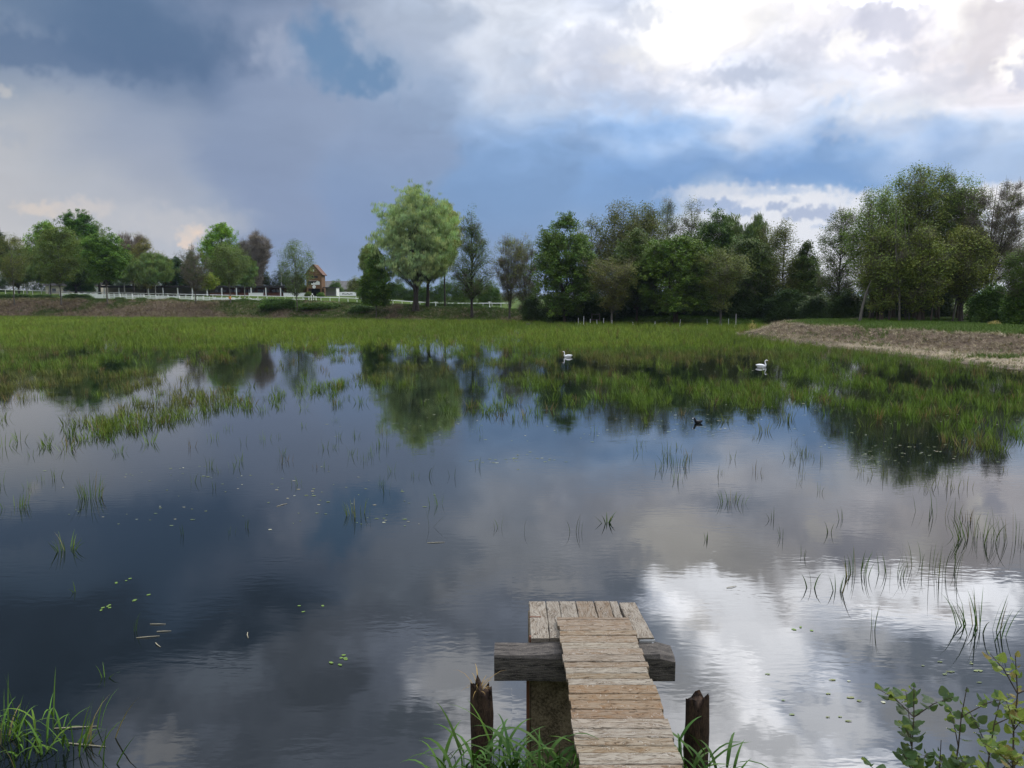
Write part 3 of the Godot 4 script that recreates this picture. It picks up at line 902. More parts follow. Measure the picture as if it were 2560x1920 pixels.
func build_marsh():
	rng.seed = 501
	var inv := cam_basis.inverse()
	var xf := [[], [], [], [], []]
	var cols := [[], [], [], [], []]
	var n := FastNoiseLite.new(); n.seed = 71; n.frequency = 0.11; n.fractal_octaves = 3
	var tone := FastNoiseLite.new(); tone.seed = 72; tone.frequency = 0.035; tone.fractal_octaves = 3
	for band in [[13.0, 40.0, 7.0], [40.0, 66.0, 3.4], [66.0, 95.0, 2.4], [95.0, 172.0, 1.9]]:
		var half: float = band[1] * 0.70 + 4.0
		var count := int(half * 2.0 * (band[1] - band[0]) * band[2])
		for k in count:
			var x := rf(-half, half)
			var d := rf(band[0], band[1])
			if absf(x) > d * 0.70 + 3.0: continue
			if d > lerp_tab(SHORE, x) + 0.6: continue
			if x > 15.0 and x > lerp_tab(RSHORE, d) + rf(-1.5, 0.4): continue
			var p := inv * (Vector3(x, 0, -d) - EYE)
			var u := clampf(1280.0 + F * p.x / -p.z, 0.0, 2560.0)
			var v := 960.0 - F * p.y / -p.z
			var dn := density(u, v)
			var q := n.get_noise_2d(x * 1.6, d * 0.7)
			var acc := smoothstep(.34, .85, dn * .85 + q * .55) + dn * .08 if dn > .13 else dn * smoothstep(-.2, .3, q) * 2.2
			var hid := false
			for w in [on_level(1420, 893), on_level(1903, 918), on_level(1746, 1058)]:
				if absf(x - w.x) < .95 and d < -w.z + 1.0 and d > -w.z - 5.5: hid = true
			if hid: continue
			if rng.randf() > acc: continue
			var tn := tone.get_noise_2d(x, d * 0.6)
			var c := Color(.120, .170, .026)
			if d > 66.0: c = Color(.165, .225, .034).lerp(Color(.128, .182, .028), smoothstep(-.2, .3, tn))
			else: c = Color(.105, .165, .028).lerp(Color(.125, .135, .042), smoothstep(.0, .4, tn))
			if rng.randf() < (.04 if d > 66.0 else .10): c = Color(.17, .125, .06)
			elif rng.randf() < .10: c = Color(.13, .20, .03)
			var kind := rng.randi() % 3
			var sc := rf(.75, 1.2)
			if dn < .36:
				kind = 3 + rng.randi() % 2
				sc = rf(.35, .95)
			elif d < 66.0: sc *= .72
			else: sc *= lerpf(.85, 1.1, smoothstep(70.0, 120.0, d))
			var bs := Basis(Vector3.UP, rf(0, TAU)).scaled(Vector3(sc * 1.15, sc, sc * 1.15))
			xf[kind].append(Transform3D(bs, Vector3(x, maxf(0.0, ground(x, -d)), -d)))
			cols[kind].append(vary(c, .25, .08))
	var lab := ["thick green marsh grass covering the far half of the pond", "yellowish green marsh grass mixed through the flooded meadow", "dark green marsh grass mixed through the flooded meadow", "thin upright reeds scattered in the open water", "sparse bent reeds scattered in the open water"]
	var nm := ["clump_a", "marsh0", "marsh1", "marsh2", "reed0", "reed1"]
	for k in 5:
		var o := multi("marsh_grass" if k < 3 else "sparse_reeds", clump[nm[k + 1]], M.blade, self, xf[k], cols[k])
		tag(o, lab[k], "grass" if k < 3 else "reeds", "", "stuff")
	# floating leaf flecks on the water
	var fl := MB.new()
	for a in 7:
		fl.tri(Vector3.ZERO, Vector3(cos((a + 1) * .8), 0.02, sin((a + 1) * .8)), Vector3(cos(a * .8), 0.01, sin(a * .8)))
	var fx := []
	var fc := []
	for q in [[1180, 1070, 420, 40, 90], [1300, 1150, 120, 14, 60], [1750, 1060, 260, 30, 120], [2250, 1130, 260, 40, 150], [820, 1240, 250, 60, 60], [500, 1190, 300, 40, 50], [1120, 1000, 200, 30, 30], [400, 1290, 300, 40, 30], [1950, 1000, 300, 60, 120], [900, 1300, 200, 30, 26], [2300, 1040, 220, 30, 80], [2420, 1670, 120, 40, 22], [2050, 1750, 160, 60, 20], [300, 880, 300, 14, 90], [900, 930, 300, 40, 60], [1700, 900, 500, 60, 160]]:
		for k in int(q[4] * .6):
			var p := on_level(q[0] + rng.randfn() * q[2] * .5, q[1] + rng.randfn() * q[3] * .5, 0.006)
			if p.z > -6.5 or p.x > lerp_tab(RSHORE, -p.z) - .5 and p.x > 15.0: continue
			var s := rf(.007, .02) * (1.0 + (-p.z) * .02)
			fx.append(Transform3D(Basis(Vector3.UP, rf(0, TAU)).scaled(Vector3(s * rf(1, 2.6), s, s)), p))
			fc.append(vary(Color(.16, .19, .10) if rng.randf() < .75 else Color(.42, .40, .34), .3, .1))
	var fo := multi("floating_leaves", fl.mesh(), M.leaf, self, fx, fc)
	tag(fo, "small pale floating leaves and flecks scattered on the pond", "leaves", "", "stuff")

func build_bank_cover():
	rng.seed = 611
	var xf := [[], []]
	var cols := [[], []]
	for k in 26000:   # left and middle bank
		var x := rf(-125, 8)
		var kk := rf(-1.0, 13.0)
		var d := lerp_tab(SHORE, x) + kk
		if absf(x) > d * .70: continue
		var p := nz.get_noise_2d(x * 2.2 + 50.0, -d * 2.2) * .5 + .5
		var green := smoothstep(.48, .66, p + smoothstep(-75.0, -30.0, x) * .17) + smoothstep(8.0, 12.0, kk)
		var y := ground(x, -d)
		if rng.randf() < green * .8:
			xf[0].append(Transform3D(Basis(Vector3.UP, rf(0, TAU)).scaled(Vector3.ONE * rf(.7, 1.6)), Vector3(x, y, -d)))
			cols[0].append(vary(Color(.065, .105, .02), .3, .12))
		elif rng.randf() < .55:
			xf[1].append(Transform3D(Basis(Vector3.UP, rf(0, TAU)).scaled(Vector3(1, rf(.5, 1.4), 1) * rf(.7, 1.4)), Vector3(x, y, -d)))
			cols[1].append(vary([Color(.24, .19, .15), Color(.14, .10, .08), Color(.28, .23, .16)][rng.randi() % 3], .25))
	for k in 22000:   # right dyke
		var d := rf(40, 106)
		var sx := lerp_tab(RSHORE, d)
		var m := rf(-.5, 24.0)
		var x := sx + m
		if absf(x) > d * .72: continue
		var fw := lerpf(9.0, 1.5, smoothstep(50.0, 84.0, d))
		var y := ground(x, -d)
		var green := smoothstep(fw + 3.0, fw + 4.6, m + rf(-.6, .6)) + .03 + .5 * smoothstep(.62, .75, nz.get_noise_2d(x * 4.0, d * 4.0) * .5 + .5)
		if rng.randf() < green:
			xf[0].append(Transform3D(Basis(Vector3.UP, rf(0, TAU)).scaled(Vector3.ONE * rf(.6, 1.3)), Vector3(x, y, -d)))
			cols[0].append(vary(Color(.075, .125, .02), .3, .12))
		elif m > fw * .6 or rng.randf() < .35:
			xf[1].append(Transform3D(Basis(Vector3.UP, rf(0, TAU)).scaled(Vector3(1, rf(.3, 1.0), 1) * rf(.4, 1.0)), Vector3(x, y, -d)))
			cols[1].append(vary([Color(.26, .205, .165), Color(.155, .115, .092), Color(.36, .30, .22)][rng.randi() % 3], .25))
	for k in 16000:   # meadow in front of the wood
		var x := rf(-10, 62)
		var d := lerp_tab(SHORE, x) + rf(-1.0, 22.0)
		if x > 25.0 and d < 108.0: continue
		xf[0].append(Transform3D(Basis(Vector3.UP, rf(0, TAU)).scaled(Vector3.ONE * rf(.6, 1.3)), Vector3(x, ground(x, -d), -d)))
		cols[0].append(vary(Color(.070, .135, .018), .3, .1))
	tag(multi("bank_grass", clump.turf, M.blade, self, xf[0], cols[0]), "short green grass on the banks and the meadow by the wood", "grass", "", "stuff")
	tag(multi("dry_litter", clump.straw, M.blade, self, xf[1], cols[1]), "dry brown stalk litter lying on the earth banks", "litter", "", "stuff")

# ---------------------------------------------------------------- footbridge and sluice
func plank_mesh(len_x: float, thick: float, wide: float, seed_: int) -> ArrayMesh:
	# a worn board along x: slightly uneven edges, chamfered top, its own slice of the grain
	var r := RandomNumberGenerator.new()
	r.seed = seed_
	var b := MB.new()
	var n := 9
	var off := Vector2(r.randf(), r.randf())
	var rings := []
	for j in n:
		var t := float(j) / (n - 1)
		var x := (t - .5) * len_x
		var w0 := -wide * .5 + r.randf_range(-.003, .003)
		var w1 := wide * .5 + r.randf_range(-.003, .003)
		var dy := r.randf_range(-.0015, .0015)
		var c := .005
		rings.append([Vector3(x, dy, w0 + c), Vector3(x, dy, w1 - c), Vector3(x, dy - c, w1), Vector3(x, -thick, w1), Vector3(x, -thick, w0), Vector3(x, dy - c, w0)])
	for j in n - 1:
		for k in 6:
			var k2 := (k + 1) % 6
			var a: Vector3 = rings[j][k]
			var bb: Vector3 = rings[j + 1][k]
			var c: Vector3 = rings[j + 1][k2]
			var d: Vector3 = rings[j][k2]
			var nn := (c - a).cross(bb - a).normalized()
			var base := b.v.size()
			for q in [a, bb, c, d]:
				b.vert(q, nn if nn.y > -2 else nn, Vector2(q.x * .9, (q.z - q.y) * 1.6) + off)
			for t in [0, 1, 2, 0, 2, 3]: b.i.append(base + t)
	for e in [0, n - 1]:
		for k in range(1, 5):
			b.tri(rings[e][0], rings[e][k if e == 0 else k + 1], rings[e][k + 1 if e == 0 else k])
	return b.mesh()

func tinted(m: ArrayMesh, c: Color) -> ArrayMesh:
	var a := m.surface_get_arrays(0)
	var cc := PackedColorArray()
	cc.resize(a[Mesh.ARRAY_VERTEX].size())
	cc.fill(c)
	a[Mesh.ARRAY_COLOR] = cc
	var o := ArrayMesh.new()
	o.add_surface_from_arrays(Mesh.PRIMITIVE_TRIANGLES, a)
	return o

func build_jetty():
	rng.seed = 900
	var deck := 1.795
	var w := thing("footbridge", "narrow weathered plank footbridge leading out to the sluice", "footbridge", Vector3(.69, deck, 0))
	var z := -6.27
	var k := 0
	while z < -1.9:
		var wd := rf(.075, .125)
		if k == 0: wd = .05
		var m := tinted(plank_mesh(.605 + rf(-.018, .018), .032, wd - rf(.0015, .005), 40 + k), Color.WHITE * rf(.86, 1.1) * Color(1.02, rf(.97, 1.0), rf(.90, .96)))
		var o := part("plank", m, M["plank%d" % (1 if k in [12, 13, 14, 15] else (0 if rng.randf() < .6 else 2))], w, Vector3(rf(-.008, .008), rf(-.004, .004), z + wd * .5))
		o.rotation = Vector3(rf(-.012, .012), rf(-.008, .008), rf(-.006, .006))
		z += wd
		k += 1
	for s in [-1.0, 1.0]:
		var b := MB.new()
		b.box(Vector3(s * .22 - .035, -.125, -6.2), Vector3(s * .22 + .035, -.038, -1.9), .006)
		part("stringer", b.mesh(), M.beam, w)
	# platform of boards on the sluice shaft
	var pf := thing("sluice_platform", "grey board platform on top of the sluice shaft", "platform", Vector3(.55, 1.752, -6.33))
	var x := -.40
	for q in [.155, .12, .15, .165, .14, .075]:
		var ln: float = .76 + rf(-.006, .006)
		var m := tinted(plank_mesh(ln, .035, q - .006, 90 + int(x * 100)), Color.WHITE * rf(.82, 1.0))
		var o := part("plank", m, M.plank2 if int(x * 50) % 2 == 0 else M.plank0, pf, Vector3(x + q * .5, rf(-.003, .003), 0))
		o.rotation.y = PI / 2
		x += q
	var lo := part("loose_plank", tinted(plank_mesh(.72, .035, .15, 131), Color.WHITE * .95), M.plank2, pf, Vector3(.505, .004, .02))
	lo.rotation.y = PI / 2 + .05
	var rb := MB.new()
	rb.box(Vector3(-.40, -.005, -.04), Vector3(-.30, .006, -.025), .002)
	part("rusty_strap", rb.mesh(), M.rust, pf)
	var br := MB.new()
	br.box(Vector3(.475, -.07, .372), Vector3(.605, -.01, .39), .004)
	br.tube([Vector3(.585, -.04, .39), Vector3(.585, -.04, .402)], [.014, .012], 8, true)
	br.tube([Vector3(.505, -.045, .39), Vector3(.505, -.045, .402)], [.012, .010], 8, true)
	part("bracket", br.mesh(), M.steel, pf)
	# cross beam that carries the bridge
	var bm := thing("cross_beam", "thick dark squared timber lying across under the footbridge", "beam", Vector3(.57, 1.70, -5.86))
	var bb := MB.new()
	var secs := []
	for j in 13:
		var t := j / 12.0
		secs.append((t - .5) * 1.42)
	for j in 12:
		var xa: float = secs[j]
		var xb: float = secs[j + 1]
		var ring := func(xx: float) -> Array:
			var jx := nz.get_noise_2d(xx * 90.0, 3.0) * .012
			var worn := .0 if xx < .66 else .03
			return [Vector3(xx, 0.02 + jx - worn, -.09), Vector3(xx, .005 + jx - worn, .10 - worn), Vector3(xx, -.02 - worn, .115 + jx), Vector3(xx, -.205, .115 + jx), Vector3(xx, -.205, -.115), Vector3(xx, -.01 - worn, -.115)]
		var A: Array = ring.call(xa)
		var B: Array = ring.call(xb)
		for q in 6:
			bb.quad(A[q], B[q], B[(q + 1) % 6], A[(q + 1) % 6])
		if j == 0:
			for q in range(1, 5): bb.tri(A[0], A[q], A[q + 1])
		if j == 11:
			for q in range(1, 5): bb.tri(B[0], B[q + 1], B[q])
	part("timber", bb.mesh(), M.beam, bm)
	var st := MB.new()
	st.box(Vector3(-.43, -.012, -.155), Vector3(-.33, .05, -.118), .003)
	part("rusty_lug", st.mesh(), M.rust, bm)
	# shaft standing in the water
	var sh := thing("sluice_shaft", "mossy brown concrete sluice shaft below the platform", "sluice", Vector3(.575, 0, -6.32))
	var cb := MB.new()
	cb.box(Vector3(-.43, -.7, -.36), Vector3(.43, 1.69, .36), .012)
	part("shaft_wall", cb.mesh(), M.concrete, sh)
	var led := MB.new()
	led.box(Vector3(-.415, .56, .362), Vector3(.415, .66, .40), .01)
	part("ledge", led.mesh(), M.concrete, sh)
	for s in [-1.0, 1.0]:
		var ch := MB.new()
		ch.box(Vector3(s * .445 - .012, -.6, .30), Vector3(s * .445 + .012, 1.66, .375), .002)
		part("rusty_guide_rail", ch.mesh(), M.rust, sh)
	var cap := MB.new()
	cap.box(Vector3(-.40, 1.692, -.34), Vector3(.40, 1.714, .36), .004)
	part("bearing_board", cap.mesh(), M.beam, sh)

func pile(label: String, at: Vector3, r: float, top: float, cut: float) -> Node3D:
	var o := thing("wooden_pile", label, "pile", at)
	var b := MB.new()
	var sides := 16
	var rows := 14
	for j in rows:
		var t := float(j) / (rows - 1)
		var y := lerpf(-.8, top, t)
		for s in sides:
			var a := TAU * s / sides
			var rr := r * (1.08 - .10 * t) * (1.0 + .26 * nz.get_noise_2d(cos(a) * 40.0 + at.x * 50.0, sin(a) * 40.0 + y * 40.0) + .06 * sin(a * 5.0 + at.x * 3.0))
			var yy := y
			if j >= rows - 2:
				yy += nz.get_noise_2d(cos(a) * 80.0 + at.x * 90.0, sin(a) * 80.0) * .15 + (cos(a) * cut if j == rows - 1 else 0.0)
				rr *= .94 if j == rows - 1 else 1.0
			b.vert(Vector3(cos(a) * rr, yy, sin(a) * rr), Vector3(cos(a), 0, sin(a)), Vector2(float(s) / sides, y))
	for j in rows - 1:
		for s in sides:
			var a := j * sides + s
			var c := j * sides + (s + 1) % sides
			b.i.append(a); b.i.append(c); b.i.append(a + sides)
			b.i.append(c); b.i.append(c + sides); b.i.append(a + sides)
	var k := b.v.size()
	b.vert(Vector3(r * .1, top - .02, 0), Vector3.UP, Vector2(.5, .5))
	for s in sides:
		b.i.append(k); b.i.append((rows - 1) * sides + s); b.i.append((rows - 1) * sides + (s + 1) % sides)
	part("post", b.mesh(), M.pile, o)
	return o

# ---------------------------------------------------------------- reeds one can point at
func tuft(label: String, u: float, v: float, h_px: float, n: int, spread_px: float, col := Color(.085, .15, .025), group := "", lean := .3, width := .018, called := "reed_tuft") -> Node3D:
	var p := on_level(u, v)
	rng.seed = hash(str(u, v, n))
	var m := (-p.z * .9935 + 4.5 * .1135) / F
	var o := thing(called, label, "reeds", p, group)
	var g := MB.new()
	var dead := MB.new()
	for k in n:
		var a := rf(0, TAU)
		var r: float = spread_px * m * sqrt(rng.randf()) * .8
		var d := Vector3(cos(a) * rf(0, lean), 1, sin(a) * rf(0, lean)).normalized()
		g.col = vary(col, .3, .12)
		dead.col = vary(Color(.22, .18, .09), .3)
		var b := dead if k % 6 == 5 else g
		b.blade(Vector3(cos(a) * r, -.05, sin(a) * r), d, h_px * m * rf(.55, 1.1) + .05, width * rf(.5, .95), rf(.1, 1.4), 5, Vector3(rf(-1, 1), 0, rf(-.5, .5)).normalized())
	part("blades", g.mesh(), M.blade, o).set_meta("kind", "stuff")
	if dead.v.size() > 0: part("withered_blades", dead.mesh(), M.blade, o).set_meta("kind", "stuff")
	return o

func build_reeds():
	tuft("bright green reed tuft left of the dark cloud reflection, tallest of its neighbours", 225, 1245, 66, 34, 36, Color(.10, .17, .03))
	tuft("low bright reed tuft at the left edge of the picture in open water", 48, 1268, 42, 18, 46, Color(.11, .18, .03))
	tuft("small leaning reed tuft alone in the dark blue water at left", 165, 1375, 52, 16, 26, Color(.11, .17, .03), "", .7)
	tuft("pale green reed tuft in open water far left of the footbridge", 893, 1290, 44, 16, 40, Color(.13, .17, .06))
	tuft("green reed tuft standing off the middle of the grass edge", 1690, 1162, 40, 22, 44, Color(.08, .14, .03))
	tuft("small slim reed tuft just below the green tuft off the grass edge", 1693, 1200, 34, 9, 16)
	tuft("low reed tuft in blue water right of centre above the white reflection", 1830, 1258, 34, 18, 46)
	tuft("upright dark reed tuft with two broad stalks in the white reflection", 2140, 1438, 70, 14, 40, Color(.07, .13, .025), "", .2, .026)
	tuft("thin reed tuft just right of the tuft with two broad stalks", 2232, 1440, 62, 8, 44, Color(.07, .11, .03), "", .15)
	tuft("single bent broad reed at the left end of the reeds in the reflection", 2028, 1470, 62, 3, 12, Color(.06, .11, .02), "", .2, .026)
	tuft("leaning reed tuft with long mirrored stalks in the white reflection", 2092, 1478, 66, 6, 18, Color(.06, .11, .02), "", .3, .022)
	tuft("three long thin reeds standing alone below the white reflection", 2180, 1572, 90, 4, 12, Color(.06, .10, .02), "", .08, .014)
	tuft("dense dark tuft of bent reeds near the right edge above the saplings", 2455, 1580, 100, 22, 70, Color(.06, .12, .025), "", .5, .022)
	tuft("tall wide group of thin reeds right of the white reflection", 2330, 1420, 96, 26, 120, Color(.07, .11, .03), "", .16, .012)
	tuft("leafy bright reed tuft in the middle of the right-hand reeds", 2435, 1350, 70, 26, 60, Color(.085, .14, .02), "", .35, .018)
	tuft("loose reeds at the right edge below the mirrored trees", 2535, 1360, 90, 22, 90, Color(.07, .11, .03), "", .2, .012)
	tuft("loose reeds below the mirrored clump of tall trees", 2340, 1290, 60, 10, 80, Color(.07, .11, .03), "", .3)
	tuft("single stiff stalk in open water left of the footbridge line", 1311, 1328, 56, 1, 2, Color(.05, .07, .03), "", .02, .012)
	tuft("stiff stalk with a few short reeds beside it in open water", 1433, 1328, 54, 4, 36, Color(.06, .09, .03), "", .1, .012)
	tuft("short leafy water plant alone in grey water above the footbridge", 1516, 1308, 34, 9, 10, Color(.06, .10, .03), "", .9, .03)
	tuft("slanted pair of reeds at the upper edge of the white reflection", 1766, 1350, 36, 3, 10, Color(.05, .09, .02), "", .3, .022)
	tuft("lone slanted thin stalk in the middle of the dark water", 1075, 1318, 70, 2, 6, Color(.06, .08, .03), "", .9, .010)
	tuft("bright reed sprig at left of the floating leaves in dark water", 190, 1480, 34, 2, 6, Color(.11, .17, .03), "", .5)
	tuft("dark stalk above the drifting straws in the dark water", 335, 1580, 60, 3, 8, Color(.06, .10, .02), "", .15, .014)
	tuft("folded reed leaf arching back to the water, alone at lower left", 262, 1696, 40, 3, 8, Color(.12, .20, .04), "", .9, .022)
	var sprig := 0
	for q in [[455, 1335], [540, 1220], [578, 1335], [610, 1110], [612, 1322], [700, 1160], [950, 1215], [965, 1232], [1070, 1190], [1135, 1190], [1195, 1170], [1790, 1190], [1930, 1300], [1960, 1345], [2006, 1390], [2046, 1230], [2075, 1330], [2110, 1300]]:
		sprig += 1
		tuft("thin lone reed sprig in open water, %s from the left of its kind" % ORD[sprig - 1], q[0], q[1], 34, 3, 14, Color(.06, .10, .025), "lone reed sprigs in open water", .25, .014, "reed_sprig")
	# the clump in the corner
	rng.seed = 1212
	for q in [["grass clump in the water at the lower left corner", 90, 1905, 150, 34, 260], ["outer grass blades beside the corner clump, bent over withered stalks", 190, 1870, 105, 14, 40], ["upright grass blades cut by the left edge of the picture", 8, 1850, 110, 14, 30]]:
		tuft(q[0], q[1], q[2], q[3], q[4], q[5], Color(.085, .16, .025), "", .55, .022, "grass_clump")
	bank_tuft("arching leafy grass in the midst of the corner clump", 110, 7.3, 1775, 16, .42, Color(.075, .135, .026))
	bank_tuft("arching leafy grass cut by the left edge beside the corner clump", 20, 7.5, 1765, 8, .16, Color(.075, .135, .026))
	# drifting straws and lily leaves
	var lp := MB.new()
	lp.col = Color(.16, .24, .06)
	for a in 11:
		lp.tri(Vector3.ZERO, Vector3(cos((a + 1) * .55 + .2), .03, sin((a + 1) * .55 + .2)), Vector3(cos(a * .55 + .2), .03, sin(a * .55 + .2)))
	var lm := lp.mesh()
	for q in [["pair of round floating leaves in the dark water above the drifting straws", 312, 1452, 4], ["tight cluster of pale floating leaves in the dark water at left", 276, 1520, 5], ["three floating leaves right of the tight pale leaf cluster", 362, 1497, 3], ["two long floating leaves in the middle of the dark water", 760, 1522, 2], ["single floating leaf in the middle of the dark water", 812, 1509, 1], ["scattered floating leaves left of the footbridge's cross beam", 850, 1650, 6], ["floating leaves below the white reflection right of the footbridge", 2005, 1570, 4]]:
		var p := on_level(q[1], q[2], 0.004)
		var o := thing("floating_leaf_cluster", q[0], "floating leaves", p)
		rng.seed = hash(q[0])
		for k in q[3]:
			var l := part("leaf", lm, M.leaf, o, Vector3(rf(-.13, .13), .001 * k, rf(-.16, .16)))
			l.scale = Vector3(rf(.02, .034), .02, rf(.015, .024))
			l.rotation.y = rf(0, TAU)
	rng.seed = 88
	var straw := 0
	for q in [[190, 1818, 60, 0.1], [215, 1862, 60, -0.15], [370, 1592, 40, 0.2], [395, 1560, 30, 0], [395, 1612, 24, -0.8], [410, 1578, 26, 0.1], [620, 1588, 26, -1.2], [705, 1262, 40, 1.0], [1090, 1356, 44, 0.1], [1829, 1467, 26, 0.4]]:
		var p := on_level(q[0], q[1], 0.006)
		straw += 1
		var o := thing("drifting_straw", "pale straw stalk drifting on the water, %s from the left" % ORD[straw - 1], "straw", p, "straws drifting on the pond")
		var b := MB.new()
		var l: float = q[2] * .0036
		b.tube([Vector3(-l, 0, 0), Vector3(0, .006, .01), Vector3(l, 0, 0)], [.005, .006, .003], 5)
		var s := part("stalk", b.mesh(), M.straw, o)
		s.rotation.y = q[3]

# ---------------------------------------------------------------- grass and saplings on the near bank
func bank_tuft(label: String, u: float, d: float, tip_v: float, n: int, spread: float, col: Color):
	rng.seed = hash(str(u, tip_v))
	var p := at_depth(u, 1700, d)
	p.y = ground(p.x, -d)
	var h := at_depth(u, tip_v, d).y - p.y
	var o := thing("tall_grass", label, "grass", p)
	var g := MB.new()
	for k in n:
		var a := rf(0, TAU)
		var r := spread * sqrt(rng.randf())
		var q := Vector3(cos(a) * r, 0, sin(a) * r * .5)
		q.y = ground(p.x + q.x, p.z + q.z) - p.y - .05
		g.col = vary(col, .28, .12)
		var hh := (h - q.y) * (1.12 - .45 * rng.randf() * rng.randf() - .22 * rng.randf())
		# a stalk with long leaves that arch away from it
		var top := q + Vector3(rf(-.12, .12), hh * .86, rf(-.08, .08))
		g.tube([q, q.lerp(top, .5) + Vector3(rf(-.03, .03), 0, 0), top], [.005, .004, .0025], 4)
		for j in 6:
			var t := .38 + j * .12
			var la := rf(0, TAU)
			var dir := Vector3(cos(la) * .75, 1.0, sin(la) * .5).normalized()
			g.blade(q.lerp(top, t), dir, rf(.2, .42), rf(.016, .028), rf(.8, 3.2), 6, dir.cross(Vector3(cos(la), 0, sin(la))).normalized())
	part("blades", g.mesh(), M.blade, o).set_meta("kind", "stuff")

func leaf_mesh(fold: float) -> ArrayMesh:
	# a rounded alder leaf, one unit long along +z, folded along its rib, with pleated veins
	var b := MB.new()
	var n := 9
	var rows := []
	for j in n + 1:
		var t := float(j) / n
		var w := .46 * pow(sin(PI * pow(t, .72)), .62) if j < n else .10
		if j == 0: w = .03
		var row := []
		for s in [-1.0, -.5, 0.0, .5, 1.0]:
			var pleat := .012 * sin(t * 38.0 - absf(s) * 5.0) * absf(s)
			row.append(Vector3(s * w * (1.0 + .03 * sin(t * 60.0)), absf(s) * w * fold + pleat - t * t * .16, t))
		rows.append(row)
	for j in n:
		for k in 4:
			b.quad(rows[j][k], rows[j + 1][k], rows[j + 1][k + 1], rows[j][k + 1])
	return b.mesh()

func sapling(label: String, u: float, d: float, tip_v: float, leaves: int, lean: Vector2, size: float, cols: Array, branches := 3):
	rng.seed = hash(label)
	var p := at_depth(u, 1700, d)
	p.y = ground(p.x, -d)
	var top := at_depth(u + lean.x, tip_v, d) - p
	var o := thing("alder_sapling", label, "sapling", p)
	var b := MB.new()
	var spine := []
	for j in 9:
		var t := j / 8.0
		spine.append(Vector3(top.x * t * t + rf(-.012, .012), top.y * t, top.z * t + rf(-.012, .012)))
	b.tube(spine, [.009, .0085, .008, .007, .006, .005, .004, .003, .002], 6)
	var axes := [[spine, leaves]]
	for k in branches:
		var js := 4 + k % 4
		var st: Vector3 = spine[js]
		var a := k * 2.4 + rf(-.5, .5)
		var l := rf(.16, .30)
		var e := st + Vector3(cos(a) * l, l * rf(.5, 1.1), sin(a) * l * .6)
		b.tube([st, st.lerp(e, .5) + Vector3(0, .02, 0), e], [.0035, .0025, .0015], 5)
		axes.append([[st, st.lerp(e, .5) + Vector3(0, .02, 0), e], 10])
	part("stem", b.mesh(), M.bark_brown, o)
	var meshes := [leaf_mesh(.25), leaf_mesh(.5), leaf_mesh(.12)]
	for ax in axes:
		var pts: Array = ax[0]
		var n: int = ax[1]
		for k in n:
			var t := 0.45 + .55 * (k + rf(0, .6)) / n if pts.size() > 4 else .3 + .7 * (k + .5) / n
			t = minf(t, .999)
			var f := t * (pts.size() - 1)
			var at: Vector3 = pts[int(f)].lerp(pts[int(f) + 1], f - int(f))
			var a := k * 2.4 + rf(-.6, .6)
			var dir := Vector3(cos(a), rf(-.1, .9) if t < .9 else rf(.6, 1.6), sin(a)).normalized()
			var s := size * (rf(.75, 1.15) if t < .86 else rf(.4, .7))
			var stalk := at + dir * s * .25
			var x := dir.cross(Vector3(rf(-.3, .3), 1, rf(-.3, .3))).normalized()
			var l := part("leaf", meshes[rng.randi() % 3], M["leaf%d" % cols[rng.randi() % cols.size()]], o)
			l.transform = Transform3D(Basis(x, dir.cross(x), dir).scaled(Vector3.ONE) * Basis.from_scale(Vector3.ONE * s), stalk)
			var pt := MB.new()
			pt.tube([at, stalk], [.0014, .001], 3)
			part("leaf_stalk", pt.mesh(), M.bark_brown, l).transform = l.transform.affine_inverse()

func build_near_bank():
	bank_tuft("tall green grass at the foot of the left wooden pile", 1215, 4.7, 1825, 30, .32, Color(.048, .098, .024))
	bank_tuft("green grass between the left wooden pile and the sluice shaft", 1330, 4.6, 1795, 28, .26, Color(.048, .098, .024))
	bank_tuft("grass in front of the sluice shaft beside the footbridge", 1410, 4.5, 1812, 14, .16, Color(.055, .115, .02))
	bank_tuft("single tall grass stalk rising between pile and sluice shaft", 1258, 4.9, 1772, 1, .01, Color(.055, .105, .02))
	bank_tuft("lone grass stalk left of the left wooden pile", 1085, 4.8, 1818, 3, .03, Color(.06, .12, .025))
	bank_tuft("green grass round the foot of the right wooden pile", 1750, 4.6, 1828, 24, .24, Color(.048, .098, .024))
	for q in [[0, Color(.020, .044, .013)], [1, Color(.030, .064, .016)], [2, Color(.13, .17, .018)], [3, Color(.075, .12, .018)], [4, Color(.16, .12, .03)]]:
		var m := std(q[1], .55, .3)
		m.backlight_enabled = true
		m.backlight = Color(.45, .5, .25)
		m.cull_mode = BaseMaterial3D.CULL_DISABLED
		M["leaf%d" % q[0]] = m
	sapling("dark green alder sapling, leftmost of those on the near bank", 2300, 4.0, 1716, 40, Vector2(-14, 0), .062, [0, 0, 1, 1], 9)
	sapling("slender alder sapling with few leaves between two fuller ones", 2400, 4.0, 1716, 14, Vector2(14, 0), .052, [1, 0, 3], 5)
	sapling("alder sapling with broad leaves right of the slender one", 2470, 3.9, 1735, 26, Vector2(30, 0), .064, [0, 1, 3], 6)
	sapling("yellow green alder sapling cut by the right edge of the picture", 2560, 3.6, 1640, 40, Vector2(-20, 0), .05, [2, 3, 2, 4], 10)  # backlighting is painted into these lighter, yellower leaf colours
	sapling("low alder shoots at the bottom between the saplings", 2360, 4.1, 1850, 8, Vector2(-10, 0), .05, [1, 0], 3)

# ---------------------------------------------------------------- birds
func loft_bird(pts: Array, lateral := 1.0) -> ArrayMesh:
	var c := []
	var r := []
	for q in pts:
		c.append(Vector3(q[0], q[1], 0))
		r.append(q[2])
	var b := MB.new()
	b.tube(c, r, 12, true)
	for k in b.v.size(): b.v[k] = Vector3(b.v[k].x, b.v[k].y, b.v[k].z * lateral)
	return b.mesh()

